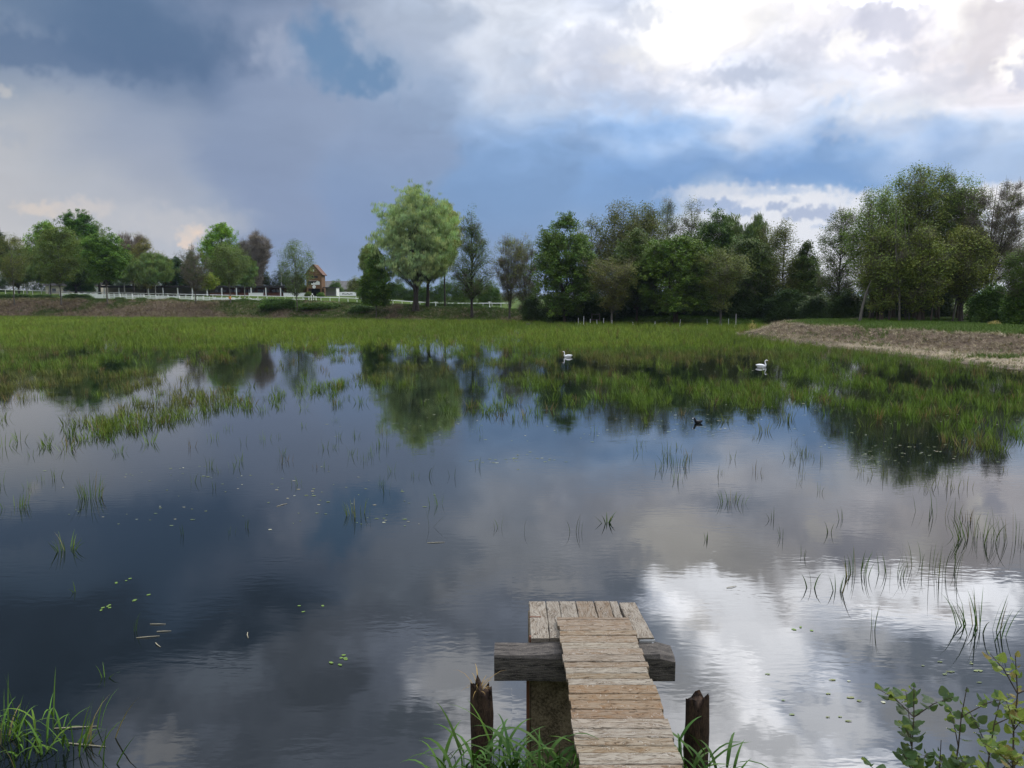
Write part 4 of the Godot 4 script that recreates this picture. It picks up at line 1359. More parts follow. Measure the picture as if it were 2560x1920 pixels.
func swan(label: String, u: float, v: float, turn: float, scale_: float, neck: Array):
	var p := on_level(u, v)
	var o := thing("swan", label, "swan", p)
	o.rotation.y = turn
	o.scale = Vector3.ONE * scale_
	var body := [[-.52, .23, .012], [-.44, .19, .06], [-.3, .13, .15], [-.12, .09, .20], [.08, .08, .21], [.24, .09, .19], [.34, .13, .15], [.40, .20, .095]]
	part("body", loft_bird(body + neck), M.feather, o)
	for s in [-1.0, 1.0]:
		var w := MB.new()
		w.tube([Vector3(.24, .15, s * .13), Vector3(.1, .19, s * .17), Vector3(-.12, .2, s * .16), Vector3(-.32, .21, s * .1), Vector3(-.48, .25, s * .03)], [.03, .10, .11, .08, .012], 8)
		part("wing", w.mesh(), M.feather, o)
	var h: Array = neck[-1]
	var bl := MB.new()
	bl.tube([Vector3(h[0] - .01, h[1], 0), Vector3(h[0] + .05, h[1] - .025, 0), Vector3(h[0] + .11, h[1] - .05, 0)], [.03, .022, .008], 6)
	part("bill", bl.mesh(), M.bill, o)
	for s in [-1.0, 1.0]:
		var e := MB.new()
		e.tube([Vector3(h[0] - .025, h[1] + .012, s * .02), Vector3(h[0] - .025, h[1] + .012, s * .034)], [.012, .010], 6, true)
		part("eye", e.mesh(), M.black, o)

func build_birds():
	swan("white swan with lowered bill facing left in the marsh grass", 1420, 893, PI - .15, .64, [[.43, .30, .062], [.42, .42, .048], [.42, .54, .044], [.45, .62, .046], [.50, .655, .052], [.56, .645, .05], [.60, .62, .036]])
	swan("white swan facing right in the marsh grass near the dyke", 1903, 918, -.25, .66, [[.40, .30, .06], [.36, .42, .048], [.33, .54, .043], [.35, .63, .044], [.42, .68, .05], [.50, .68, .052], [.56, .66, .036]])
	var p := on_level(1746, 1058)
	var o := thing("coot", "small black coot with white bill at the grass edge", "coot", p)
	o.rotation.y = PI + .2
	o.scale = Vector3.ONE * .8
	part("body", loft_bird([[-.2, .11, .01], [-.15, .09, .05], [-.05, .06, .09], [.06, .05, .095], [.13, .08, .075], [.16, .14, .045], [.18, .2, .04], [.21, .235, .042], [.245, .23, .03]]), M.black, o)
	var bl := MB.new()
	bl.tube([Vector3(.235, .25, 0), Vector3(.26, .225, 0), Vector3(.30, .21, 0)], [.016, .016, .005], 6)
	part("bill", bl.mesh(), M.feather, o)

# ---------------------------------------------------------------- buildings and rails
func bx(called: String, mat: Material, parent: Node, lo: Vector3, hi: Vector3, bev := 0.0) -> MeshInstance3D:
	var b := MB.new()
	b.box(lo, hi, bev)
	return part(called, b.mesh(), mat, parent)

func build_arena():
	# long open stable shed
	var Z := -228.0
	var xl := at_depth(252, 740, 228).x
	var xr := at_depth(765, 740, 228).x
	var fy := 4.42
	var s := thing("stable_shed", "long low open-fronted shed with white posts and dark roof", "shed", Vector3(xl, fy, Z))
	var L := xr - xl
	bx("roof", M.roof_dark, s, Vector3(-.4, 2.75, -4.6), Vector3(L, 3.1, .6), .03)
	bx("fascia", M.dark, s, Vector3(-.4, 2.5, .52), Vector3(L, 2.745, .6), .01)
	bx("back_wall", M.wall_beige, s, Vector3(0, -.3, -4.5), Vector3(L * .56, 2.745, -4.3))
	bx("back_wall", M.red_brown, s, Vector3(L * .56 + .01, -.3, -4.5), Vector3(L - .02, 2.745, -4.3))
	bx("floor_slab", M.grey_white, s, Vector3(-.2, -.5, -4.3), Vector3(L, -.02, .7))
	var n := 14
	for k in n:
		var x := L * (k + .3) / n
		bx("post", M.white, s, Vector3(x - .14, -.02, .2), Vector3(x + .14, 2.745, .48), .02)
		if k > 6 and k < n - 1:
			bx("stall_front", M.red_brown, s, Vector3(x + .2, -.02, -.9), Vector3(x + L / n - .2, .95, -.75))
			bx("window", M.glass, s, Vector3(x + .5, 1.2, -4.28), Vector3(x + L / n - .5, 2.0, -4.24))
			bx("window_bar", M.white, s, Vector3(x + L / n * .5 - .05, 1.2, -4.235), Vector3(x + L / n * .5 + .05, 2.0, -4.2))
	# white counters before the shed
	for q in [["white counter under the shed roof near its middle", 640, 36, 733], ["white counter under the shed roof next to the last post", 722, 26, 738], ["white counter against the brown tower's left side", 752, 26, 738]]:
		var p := at_depth(q[1], 740, 226.5)
		var o := thing("counter", q[0], "counter", Vector3(p.x, 4.40, p.z))
		var w: float = q[2] / F * 226.5 * .5
		bx("front_panel", M.white, o, Vector3(-w, 0, -.05), Vector3(w, .95, .05), .01)
		bx("counter_top", M.white, o, Vector3(-w - .1, .953, -.5), Vector3(w + .1, 1.02, .12), .01)
	# wooden judges' tower
	var tx := at_depth(786, 740, 226).x
	var t := thing("judges_tower", "brown wooden tower with a steep gable roof beside the shed", "tower", Vector3(tx, 4.3, -226))
	var hw := 2.2
	var eave := 6.45
	for q in [[-hw, -1.75], [1.75, hw]]:
		bx("corner_wall", M.brown_wood, t, Vector3(q[0], 0, -4.4), Vector3(q[1], 2.35, 0))
	bx("upper_wall", M.brown_wood, t, Vector3(-hw, 2.353, -4.4), Vector3(hw, eave, -.02))
	bx("doorway_back", M.dark, t, Vector3(-1.745, 0, -4.3), Vector3(1.745, 2.345, -4.0))
	for q in [["window", -1.15, 1.15, 5.35, 6.0], ["window", -1.75, 1.75, 3.5, 4.5]]:
		var wn := bx(q[0], M.dark, t, Vector3(q[1], q[3], -.015), Vector3(q[2], q[4], .01))
		bx("frame", M.brown_wood, wn, Vector3(q[1] - .12, q[3] - .14, .012), Vector3(q[2] + .12, q[3], .08))
		bx("frame", M.brown_wood, wn, Vector3(q[1] - .12, q[4], .012), Vector3(q[2] + .12, q[4] + .14, .08))
		bx("mullion", M.brown_wood, wn, Vector3(-.07, q[3] + .002, .012), Vector3(.07, q[4] - .002, .05))
	var cl := MB.new()
	for k in 7:
		var x0 := -.75 + k * .35
		var sag := .22 * sin(k * 2.1) + (.25 if k < 4 else -.25)
		var sag2 := .22 * sin((k + 1) * 2.1) + (.25 if k < 3 else -.25)
		cl.quad(Vector3(x0, 4.2 - sag, .1), Vector3(x0 + .35, 4.2 - sag2, .13), Vector3(x0 + .35, 3.42, .12), Vector3(x0, 3.42, .1))
	part("white_cloth", cl.mesh(), M.white, t)
	bx("hatch_cover", M.grey_white, t, Vector3(-1.2, 4.52, .02), Vector3(1.2, 4.6, .5))
	var dk := MB.new()
	dk.tube([Vector3(0, 2.85, .0), Vector3(0, 2.85, .08)], [.5, .48], 20, true)
	part("round_sign", dk.mesh(), M.white, t)
	bx("sign_mark", M.dark, t, Vector3(-.16, 2.7, .082), Vector3(.2, 2.78, .09))
	var gb := MB.new()
	gb.tri(Vector3(-hw - .05, eave + .12, .05), Vector3(0, 9.05, .05), Vector3(hw + .05, eave + .12, .05))
	part("gable", gb.mesh(), M.brown_wood, t)
	var gb2 := MB.new()
	gb2.tri(Vector3(hw + .05, eave + .12, -4.4), Vector3(0, 9.05, -4.4), Vector3(-hw - .05, eave + .12, -4.4))
	part("gable", gb2.mesh(), M.brown_wood, t)
	bx("gable_lamp", M.white, t, Vector3(-.12, 7.2, .06), Vector3(.12, 7.85, .2), .02)
	bx("gable_board", M.brown_wood, t, Vector3(-hw - .1, eave + .003, -.019), Vector3(hw + .1, eave + .2, .12))
	for sgn in [-1.0, 1.0]:
		var rf_ := MB.new()
		var a := Vector3(sgn * (hw + .45), eave - .35, .4)
		var b := Vector3(0, 9.2, .4)
		var c := Vector3(0, 9.2, -4.8)
		var d := Vector3(sgn * (hw + .45), eave - .35, -4.8)
		var up := Vector3(sgn * .12, .14, 0)
		if sgn > 0:
			rf_.quad(b + up, c + up, d + up, a + up); rf_.quad(a, d, c, b); rf_.quad(b, b + up, a + up, a); rf_.quad(a, a + up, d + up, d)
		else:
			rf_.quad(a + up, d + up, c + up, b + up); rf_.quad(b, c, d, a); rf_.quad(a, a + up, b + up, b); rf_.quad(d, d + up, a + up, a)
		part("roof_slope", rf_.mesh(), M.roof_tile, t)
	# lean-to right of the tower
	var ex := at_depth(807, 740, 226).x
	var ew := at_depth(842, 740, 226).x - ex
	var e := thing("open_lean_to", "small open lean-to with a pale wall right of the tower", "shed", Vector3(ex, 4.25, -226.3))
	bx("roof", M.roof_dark, e, Vector3(.06, 2.6, -3.2), Vector3(ew + .2, 2.82, .6), .02)
	bx("back_wall", M.grey_white, e, Vector3(.06, -.3, -3.1), Vector3(ew - .2, 2.595, -2.9))
	bx("side_wall", M.white, e, Vector3(ew - .17, -.3, -3.1), Vector3(ew, 2.595, .4))
	# banner
	var bp := at_depth(869, 740, 214)
	var bn := thing("banner", "white banner with dark lettering on a low frame right of the tower", "banner", Vector3(bp.x, ground(bp.x, bp.z), bp.z))
	var by := at_depth(869, 735, 214).y - bn.position.y
	bx("sheet", M.white, bn, Vector3(-2.35, by - .55, -.03), Vector3(2.35, by + .55, .03), .01)
	for k in 9:
		var wob := .10 * sin(k * 1.9)
		bx("lettering", M.dark, bn, Vector3(-1.45 + k * .32, by - .14 + wob * .4, .034), Vector3(-1.45 + k * .32 + .2, by + .15 + wob, .04))
	for sgn in [-1.0, 1.0]: bx("post", M.white, bn, Vector3(sgn * 2.3 - .05, -.2, -.12), Vector3(sgn * 2.3 + .05, by + .5, -.035))
	# grey roofed barn behind
	var gp := at_depth(862, 740, 262)
	var gbn := thing("grey_barn", "long grey-roofed barn behind the banner and bushes", "barn", Vector3(gp.x, 3.6, gp.z))
	var gh := at_depth(862, 702, 262).y - 3.6
	bx("wall", M.wall_beige, gbn, Vector3(-9.0, 0, -6), Vector3(8.2, gh - 2.7, -.4))
	var rb := MB.new()
	rb.quad(Vector3(-9.6, gh, -3.2), Vector3(8.8, gh, -3.2), Vector3(8.8, gh - 2.9, .4), Vector3(-9.6, gh - 2.9, .4))
	rb.quad(Vector3(8.8, gh, -3.2), Vector3(-9.6, gh, -3.2), Vector3(-9.6, gh - 2.9, -6.6), Vector3(8.8, gh - 2.9, -6.6))
	part("roof", rb.mesh(), M.roof_grey, gbn)
	# cream house behind the trees on the left
	var hp := at_depth(180, 740, 238)
	var h := thing("cream_house", "cream walled house half hidden behind the trees at left", "house", Vector3(hp.x, 4.4, hp.z))
	bx("wall", M.cream, h, Vector3(-8, 0, -7), Vector3(9, 3.4, 0))
	var hr := MB.new()
	hr.quad(Vector3(-8.5, 6.2, -3.5), Vector3(9.5, 6.2, -3.5), Vector3(9.5, 3.2, .6), Vector3(-8.5, 3.2, .6))
	hr.quad(Vector3(9.5, 6.2, -3.5), Vector3(-8.5, 6.2, -3.5), Vector3(-8.5, 3.2, -7.6), Vector3(9.5, 3.2, -7.6))
	part("roof", hr.mesh(), M.roof_dark, h)
	for q in [[2.7, 5.6]]: bx("white_gate", M.white, h, Vector3(q[0], .05, .02), Vector3(q[1], 2.2, .1))
	for q in [-6.0, -2.5]:
		var w := bx("window", M.glass, h, Vector3(q, 1.2, .01), Vector3(q + 1.2, 2.4, .05))
		bx("frame", M.white, w, Vector3(q - .08, 1.12, .052), Vector3(q + 1.28, 1.2, .09))
	var wp := at_depth(252, 740, 226)
	var wg := thing("white_gate_leaf", "tall white gate leaf at the left end of the shed", "gate", Vector3(wp.x - 1.2, 4.4, wp.z))
	bx("panel", M.white, wg, Vector3(-.55, 0, 0), Vector3(.55, 2.6, .08), .01)
	bx("brace", M.grey_white, wg, Vector3(-.5, 1.2, .083), Vector3(.5, 1.32, .11))
	# long white rail
	var rail := thing("white_running_rail", "long white rail on short posts running behind the whole far bank", "rail", Vector3.ZERO)
	var prev := Vector3.ZERO
	for k in 62:
		var x := -150.0 + k * 2.45
		var d := 211.0
		var y := ground(x, -d)
		bx("post", M.white, rail, Vector3(x - .06, y - .2, -d - .06), Vector3(x + .06, y + 1.05, -d + .06))
		var p := Vector3(x, y + 1.12, -d)
		if k > 0:
			var b := MB.new()
			b.tube([prev, p], [.085, .085], 6)
			part("rail_bar", b.mesh(), M.white, rail)
		prev = p
	# arena fence: panels of boards set end to end
	var proto: Node3D = null
	for k in 19:
		var u := 168.0 + k * 29.6
		var d := 188.0 + 2.0 * sin(k * 1.3)
		var p := at_depth(u, 740, d)
		var at := Vector3(p.x, ground(p.x, p.z) + .1, p.z)
		var o: Node3D
		if proto == null:
			o = thing("arena_fence_panel", "white board fence panel in the row along the riding arena", "fence", at, "white board panels along the riding arena")
			for q in [-1.38, 0.0, 1.38]: bx("post", M.white, o, Vector3(q - .06, -.3, -.05), Vector3(q + .06, 1.25, .05))
			for q in [.25, .62, .98]: bx("board", M.white, o, Vector3(-1.45, q - .11, .053), Vector3(1.45, q + .11, .09))
			proto = o
		else:
			o = proto.duplicate()
			o.name = numbered("arena_fence_panel")
			add_child(o)
			o.position = at
		o.set_meta("label", "white board fence panel, %s from the left in the arena row" % ORD[k])
		o.rotation.y = .12 * sin(k * 2.7)
	# white boxes and jump wings in the arena
	for q in [["white solid jump wall before the shed, left of the tree with an orange tag", 560, 190, 2.6, 1.1], ["white solid jump wall below the counters of the shed", 690, 192, 2.2, 1.2], ["white jump wall at the left end of the arena boards", 240, 193, 1.6, .9], ["white jump wall in the middle of the arena boards", 420, 191, 2.8, 1.0], ["white solid jump wall just left of the tower's foot", 735, 194, 2.6, 1.3]]:
		var p := at_depth(q[1], 740, q[2])
		var o := thing("jump_wall", q[0], "jump", Vector3(p.x, ground(p.x, p.z) - .05, p.z))
		var w: float = q[3]
		bx("wall_block", M.white, o, Vector3(-w, 0, -.2), Vector3(w, q[4], .2), .04)
		bx("cap", M.white, o, Vector3(-w - .08, q[4] + .002, -.26), Vector3(w + .08, q[4] + .12, .26), .03)
	for q in [["white carved jump wing with a cross in front of the tower door", 781, 205.0, 1.9, 2.6], ["white low jump wing right of the tower bushes", 846, 188.0, 1.6, 1.1], ["white low jump wing left of the tapered white marker", 888, 188.0, 1.6, 1.1]]:
		var p := at_depth(q[1], 740, q[2])
		var o := thing("jump_wing", q[0], "jump", Vector3(p.x, ground(p.x, p.z) - .05, p.z))
		var w: float = q[3] * .5
		var hh: float = q[4]
		for k in 4:
			var x := -w + w * 2.0 * k / 3.0
			bx("upright", M.white, o, Vector3(x - .09, 0, -.06), Vector3(x + .09, hh * (1.0 - .12 * absf(k - 1.5)), .06), .02)
		for y in [.3, .75]: bx("crosspiece", M.white, o, Vector3(-w - .1, hh * y - .1, .065), Vector3(w + .1, hh * y + .1, .12), .02)
		if hh > 2.0:
			bx("finial", M.white, o, Vector3(-.16, hh * .95, -.05), Vector3(.16, hh * 1.12, .05), .03)
			bx("cross_mark", M.dark, o, Vector3(-.5, hh * .6, .123), Vector3(.5, hh * .6 + .07, .14))
			bx("cross_mark", M.dark, o, Vector3(-.04, hh * .42, .141), Vector3(.04, hh * .8, .155))
	for q in [["tapered white marker post with crossbar left of the big willow", 907, 186.0], ["tapered white marker post between the willow and the alder", 1089, 182.0], ["tapered white marker post right of the alder", 1224, 186.0]]:
		var p := at_depth(q[1], 740, q[2])
		var y := ground(p.x, p.z)
		var o := thing("marker_post", q[0], "marker", Vector3(p.x, y - .05, p.z))
		var b := MB.new()
		b.tube([Vector3.ZERO, Vector3(0, .5, 0), Vector3(0, .8, 0), Vector3(0, 1.9, 0)], [.3, .24, .09, .08], 8, true)
		part("tapered_stand", b.mesh(), M.white, o)
		bx("crossbar", M.white, o, Vector3(-.45, 1.72, -.05), Vector3(.45, 1.84, .05), .02)
	# low white border of the dressage ring
	var bo := thing("arena_border", "low white border board lying along the grass below the willows", "border", Vector3.ZERO)
	for k in 15:
		var p0 := at_depth(965 + k * 20.0, 740, 168.0 - k * .35)
		var p1 := at_depth(965 + k * 20.0 + 19.0, 740, 168.0 - k * .35)
		var y := 0.0
		for j in 5: y = maxf(y, ground(lerpf(p0.x, p1.x, j / 4.0), p0.z))
		bx("board", M.white, bo, Vector3(p0.x, y - .15, p0.z - .04), Vector3(p1.x, y + .34, p0.z + .04))
	# lamp post behind the shed
	var lp := at_depth(705, 740, 236)
	var lo := thing("lamp_post", "thin grey lamp post behind the shed left of the tower", "lamp post", Vector3(lp.x, 4.4, lp.z))
	var lb := MB.new()
	lb.tube([Vector3.ZERO, Vector3(0, at_depth(705, 684, 236).y - 4.4, 0)], [.12, .07], 6)
	part("pole", lb.mesh(), M.steel, lo)
	bx("lamp_head", M.steel, lo, Vector3(-.1, at_depth(705, 685, 236).y - 4.4, -.1), Vector3(.6, at_depth(705, 685, 236).y - 4.2, .1), .02)
	# fence posts along the meadow
	var posts := [[1446, 803, 26], [1452, 804, 14], [1460, 805, 30], [1461, 806, 14], [1469, 806, 10], [1476, 805, 24], [1482, 806, 8], [1493, 805, 22], [1499, 808, 8], [1510, 810, 26], [1515, 810, 10], [1531, 810, 22], [1556, 814, 8], [1584, 812, 18], [1640, 814, 20], [1668, 814, 18], [1702, 816, 24], [1724, 817, 14], [1747, 817, 10], [1770, 818, 24], [1807, 818, 14], [1824, 814, 24], [1838, 816, 10], [1842, 813, 34]]
	for k in posts.size():
		var q: Array = posts[k]
		var d: float = 119.0 - (q[0] - 1446) * .008
		var p := at_depth(q[0], 740, d)
		var y := ground(p.x, p.z)
		var lab := "thin white fence post in the meadow before the wood"
		if k == posts.size() - 1: lab = "tallest crooked pale stake at the right end of the meadow fence"
		elif q[2] < 12: lab = "short white peg, %s from the left in the meadow fence line" % ORD[k]
		else: lab = "thin white fence post, %s from the left in the meadow fence line" % ORD[k]
		var o := thing("fence_post", lab, "post", Vector3(p.x, y - .1, p.z), "posts of the meadow fence")
		var b := MB.new()
		var hh: float = q[2] * d / F * 1.15 + .1
		var r: float = .035 if q[2] < 33 else .06
		b.tube([Vector3.ZERO, Vector3(rf(-.03, .03), hh * .5, 0), Vector3(rf(-.06, .06), hh, 0)], [r, r, r * .8], 5, true)
		part("stake", b.mesh(), M.white if q[2] < 33 else M.grey_white, o)
	var lw := at_depth(1632, 740, 118.5)
	var ls := thing("leaning_stake", "white stake leaning against a fence post in the meadow", "post", Vector3(lw.x, ground(lw.x, lw.z) - .05, lw.z))
	var lb2 := MB.new()
	lb2.tube([Vector3(-.5, 0, 0), Vector3(.42, 1.1, 0)], [.035, .03], 5, true)
	part("stake", lb2.mesh(), M.white, ls)
	# log pile and wooden frame at the wood's edge
	var gp2 := at_depth(1338, 740, 124)
	for k in 3:
		var o := thing("felled_log", ["pale felled log lying uppermost at the left end of the wood", "felled log lying underneath the pale one at the wood's end", "short felled log at the foot of the two longer logs"][k], "log", Vector3(gp2.x + [0.0, -.4, 1.0][k], ground(gp2.x, gp2.z) + [.55, .25, .2][k], gp2.z + [0.0, .3, .55][k]))
		var b := MB.new()
		var l: float = [1.4, 1.6, .8][k]
		b.tube([Vector3(-l, .08, 0), Vector3(0, .03, .05), Vector3(l, -.1, 0)], [.24, .23, .2], 10, true)
		part("log", b.mesh(), M.bark_grey, o)
	var fp := at_depth(1490, 740, 127)
	var fr := thing("timber_gallows", "plain wooden timber frame standing under the trees", "frame", Vector3(fp.x, ground(fp.x, fp.z), fp.z))
	for q in [-.65, .65]: bx("upright", M.bark_grey, fr, Vector3(q - .08, -.2, -.08), Vector3(q + .08, 2.0, .08))
	for q in [1.0, 1.85]: bx("crossbar", M.bark_grey, fr, Vector3(-.569, q - .07, -.06), Vector3(.569, q + .07, .06))

# ---------------------------------------------------------------- trees
func build_trees():
	var dark := Color(.050, .078, .022)
	var mid := Color(.066, .105, .026)
	var olive := Color(.085, .095, .030)
	var bright := Color(.105, .180, .028)
	var fresh := Color(.085, .150, .028)
	var willow := Color(.195, .245, .15)
	var pale := Color(.120, .150, .060)
	# young trees on the far left bank
	var yg := "young trees planted along the far bank"
	tree("young_tree", "thin pale-trunked young tree nearest the left edge of the picture", 35, 170, 585, 44, {"shape": "oval", "bare": .38, "n": 520, "col": olive, "leaf": "fine", "limbs": 30, "bark": "bark_grey", "rad": .13, "size": 1.1}, yg)
	tree("young_tree", "young olive green tree, second from left on the far bank", 152, 168, 556, 58, {"shape": "round", "bare": .31, "n": 900, "col": Color(.085, .115, .035), "limbs": 34, "bark": "bark_grey", "rad": .15}, yg)
	tree("young_tree", "dense dark green young tree, third from left on the far bank", 268, 167, 578, 54, {"shape": "oval", "bare": .34, "n": 1100, "col": Color(.070, .125, .025), "limbs": 36, "bark": "bark_grey", "rad": .15, "leaf": "dense"}, yg)
	tree("young_tree", "sparse young tree with ascending bare branches in front of the shed", 489, 163, 612, 42, {"shape": "oval", "fill": .2, "bare": .3, "n": 260, "col": Color(.075, .085, .045), "leaf": "fine", "limbs": 34, "bark": "bark_grey", "rad": .12, "twigs": 260, "rise": 1.3}, yg)
	tree("young_tree", "slim young tree with an orange tag in front of the bright chestnut", 575, 161, 606, 46, {"shape": "oval", "bare": .37, "n": 700, "col": Color(.080, .105, .040), "limbs": 34, "bark": "bark_grey", "rad": .13, "leaf": "fine", "size": 1.2}, yg)
	tree("young_tree", "slim young tree with ascending branches just left of the tower", 741, 154, 600, 44, {"shape": "oval", "bare": .30, "n": 620, "col": Color(.085, .120, .050), "leaf": "fine", "limbs": 40, "bark": "bark_grey", "rad": .13, "rise": 1.2, "size": 1.1}, yg)
	tree("young_tree", "bushy dark green young tree left of the big willow", 940, 147, 616, 38, {"shape": "cone", "bare": .20, "n": 950, "col": Color(.060, .105, .022), "limbs": 36, "bark": "bark_grey", "rad": .11, "leaf": "dense"}, yg)
	var tg := at_depth(575, 744, 160.6)
	var ot := thing("orange_tag", "small orange tag on the trunk of a slim young tree", "tag", tg)
	bx("band", std(Color(.62, .26, .06), .7), ot, Vector3(-.19, -.28, -.2), Vector3(.19, .28, .2), .02)
	# older trees behind the arena
	var bg := "trees behind the riding arena"
	tree("pine_tree", "dark pine cut by the left edge of the picture", -14, 205, 536, 36, {"shape": "cone", "bare": .3, "n": 900, "col": Color(.035, .055, .028), "leaf": "needle", "limbs": 40, "rise": .1, "size": 1.5, "rad": .3}, bg)
	tree("chestnut_tree", "light green chestnut left of the ivy-covered tree", 125, 210, 556, 46, {"shape": "round", "bare": .22, "n": 1500, "col": bright, "leaf": "dense", "limbs": 40, "size": 1.15}, bg)
	tree("ivy_tree", "dome-shaped tree thickly clad in dark green ivy", 205, 216, 532, 38, {"shape": "column", "bare": .05, "n": 3400, "col": Color(.048, .105, .016), "leaf": "dense", "limbs": 60, "loose": .06, "size": 1.0}, bg)
	tree("leafy_tree", "slim light green tree just right of the ivy-covered tree", 250, 222, 548, 24, {"shape": "oval", "bare": .3, "n": 420, "col": Color(.10, .145, .03), "limbs": 26}, bg)
	tree("leafy_tree", "rounded mid green tree beneath the ivy-covered tree", 190, 205, 600, 60, {"shape": "dome", "bare": .24, "n": 1700, "col": mid, "limbs": 40}, bg)
	tree("budding_tree", "brownish half-bare tree behind the dense young tree", 335, 226, 572, 34, {"shape": "vase", "bare": .2, "n": 160, "col": Color(.14, .12, .06), "leaf": "fine", "twigs": 900, "twig_col": Color(.17, .13, .11), "limbs": 40, "size": 1.2, "twig_size": 1.5}, bg)
	tree("budding_tree", "olive budding tree right of the brownish half-bare one", 365, 220, 598, 34, {"shape": "round", "bare": .15, "n": 800, "col": Color(.12, .115, .04), "leaf": "fine", "twigs": 300, "size": 1.4}, bg)
	tree("birch_tree", "drooping grey green birch with a white trunk, left of two before the shed", 312, 206, 628, 34, {"shape": "dome", "bare": .42, "n": 800, "col": Color(.085, .12, .05), "leaf": "hang", "bark": "bark_birch", "rad": .17}, bg)
	tree("birch_tree", "drooping grey green birch with a white trunk, right of two before the shed", 388, 206, 632, 42, {"shape": "dome", "bare": .42, "n": 900, "col": Color(.085, .12, .05), "leaf": "hang", "bark": "bark_birch", "rad": .17}, bg)
	tree("birch_tree", "white trunked birch below the light green chestnut", 124, 196, 600, 40, {"shape": "dome", "bare": .36, "n": 600, "col": Color(.075, .10, .04), "leaf": "hang", "bark": "bark_birch", "rad": .18, "lean": .8}, bg)
	tree("birch_tree", "leaning birch with a white trunk at the far left", 68, 192, 622, 46, {"shape": "dome", "bare": .36, "n": 700, "col": Color(.06, .085, .032), "leaf": "hang", "bark": "bark_birch", "rad": .16, "lean": -1.0}, bg)
	tree("leafy_tree", "brownish green tree behind the leaning birch", 48, 222, 592, 40, {"shape": "oval", "bare": .15, "n": 800, "col": Color(.09, .085, .035)}, bg)
	tree("budding_tree", "pale thin tree top rising left of the dark yews", 410, 240, 628, 24, {"shape": "round", "bare": .3, "n": 160, "col": Color(.15, .15, .09), "leaf": "fine", "twigs": 240, "size": 1.3}, bg)
	tree("copper_shrub", "dark red leaved shrub top behind the birches", 420, 236, 655, 12, {"shape": "round", "bare": .3, "n": 120, "col": Color(.09, .02, .025)}, bg)
	tree("yew_tree", "dark rounded yew, left of two by the shed", 444, 238, 644, 34, {"shape": "dome", "bare": .04, "n": 1500, "col": Color(.026, .052, .018), "leaf": "dense", "limbs": 40}, bg)
	tree("yew_tree", "dark pointed yew, right of two by the shed", 482, 240, 632, 28, {"shape": "cone", "bare": .04, "n": 1300, "col": Color(.028, .050, .020), "leaf": "dense", "limbs": 40}, bg)
	tree("chestnut_tree", "tall bright green chestnut behind the middle of the shed", 560, 236, 563, 52, {"shape": "oval", "bare": .10, "n": 2200, "col": Color(.115, .20, .028), "leaf": "dense", "limbs": 50, "size": 1.2}, bg)
	tree("yellow_shrub", "small yellow green shrub before the shed", 523, 200, 682, 22, {"shape": "round", "bare": .45, "n": 300, "col": Color(.15, .18, .03)}, bg, "shrub")
	tree("bare_tree", "leafless grey tree right of the bright chestnut", 642, 238, 582, 36, {"shape": "vase", "bare": .12, "n": 0, "col": olive, "twigs": 1500, "twig_col": Color(.19, .16, .15), "limbs": 60, "bark": "bark_grey", "rise": 1.6, "twig_size": 1.7}, bg)
	tree("weeping_birch", "drooping birch in front of the bright chestnut", 612, 204, 642, 28, {"shape": "dome", "bare": .44, "n": 700, "col": Color(.075, .11, .045), "leaf": "hang", "bark": "bark_birch", "rad": .14}, bg)
	for q in [[660, 672, 26], [705, 668, 30], [745, 672, 26], [632, 690, 18]]:
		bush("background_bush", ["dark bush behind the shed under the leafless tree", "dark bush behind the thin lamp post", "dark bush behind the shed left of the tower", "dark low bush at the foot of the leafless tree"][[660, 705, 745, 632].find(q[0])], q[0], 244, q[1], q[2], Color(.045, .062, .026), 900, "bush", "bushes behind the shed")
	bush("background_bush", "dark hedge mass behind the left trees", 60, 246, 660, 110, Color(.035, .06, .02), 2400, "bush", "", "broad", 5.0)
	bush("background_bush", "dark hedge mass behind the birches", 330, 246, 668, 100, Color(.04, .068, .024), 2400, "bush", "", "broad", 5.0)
	# low shrubs and hedges along the arena and the bank
	bush("round_shrub", "round clipped green shrub right of the tower door", 802, 216, 733, 8, Color(.06, .115, .02), 260, "shrub")
	bush("round_shrub", "low yellow green shrub left of the tower door", 771, 216, 731, 7, Color(.075, .105, .02), 240, "shrub")
	bush("roundish_bush", "rounded green bush between lean-to and banner", 838, 246, 700, 22, Color(.055, .095, .022), 700, "bush")
	bush("pale_bush", "pale olive bush behind the bushy young tree", 892, 226, 690, 26, Color(.11, .125, .045), 800, "bush")
	bush("bank_bush", "sprawling green bush on the bank before the arena", 700, 156.5, 746, 62, Color(.055, .105, .022), 1500, "bush", "", "broad", 2.4)
	bush("bank_bush", "low green bush on the bank right of the sprawling one", 800, 154, 758, 60, Color(.06, .10, .022), 900, "bush", "", "broad", 1.8)
	bush("bank_bush", "low dark bush under the bushy young tree", 905, 151, 764, 40, Color(.045, .08, .02), 350, "bush", "", "broad", 1.4)
	for q in [[30, 735, 62], [105, 738, 40], [180, 737, 30], [208, 738, 28]]:
		bush("bank_hedge", ["dark low hedge at the left edge along the arena", "dark low hedge below the birch with the leaning trunk", "small dark bush left of the dense young tree", "small dark bush touching the arena boards"][[30, 105, 180, 208].find(q[0])], q[0], 180, q[1], q[2], Color(.04, .072, .018), 700, "hedge", "", "broad", 1.2)
	for q in [[300, 747], [352, 748], [430, 749], [610, 748], [665, 748]]:
		bush("small_bank_shrub", "small green shrub before the white boards, %s from the left on the bank crest" % ORD[[300, 352, 430, 610, 665].find(q[0])], q[0], 172, q[1], 16, Color(.05, .085, .02), 160, "shrub", "small shrubs on the crest of the far bank", "broad", .8)
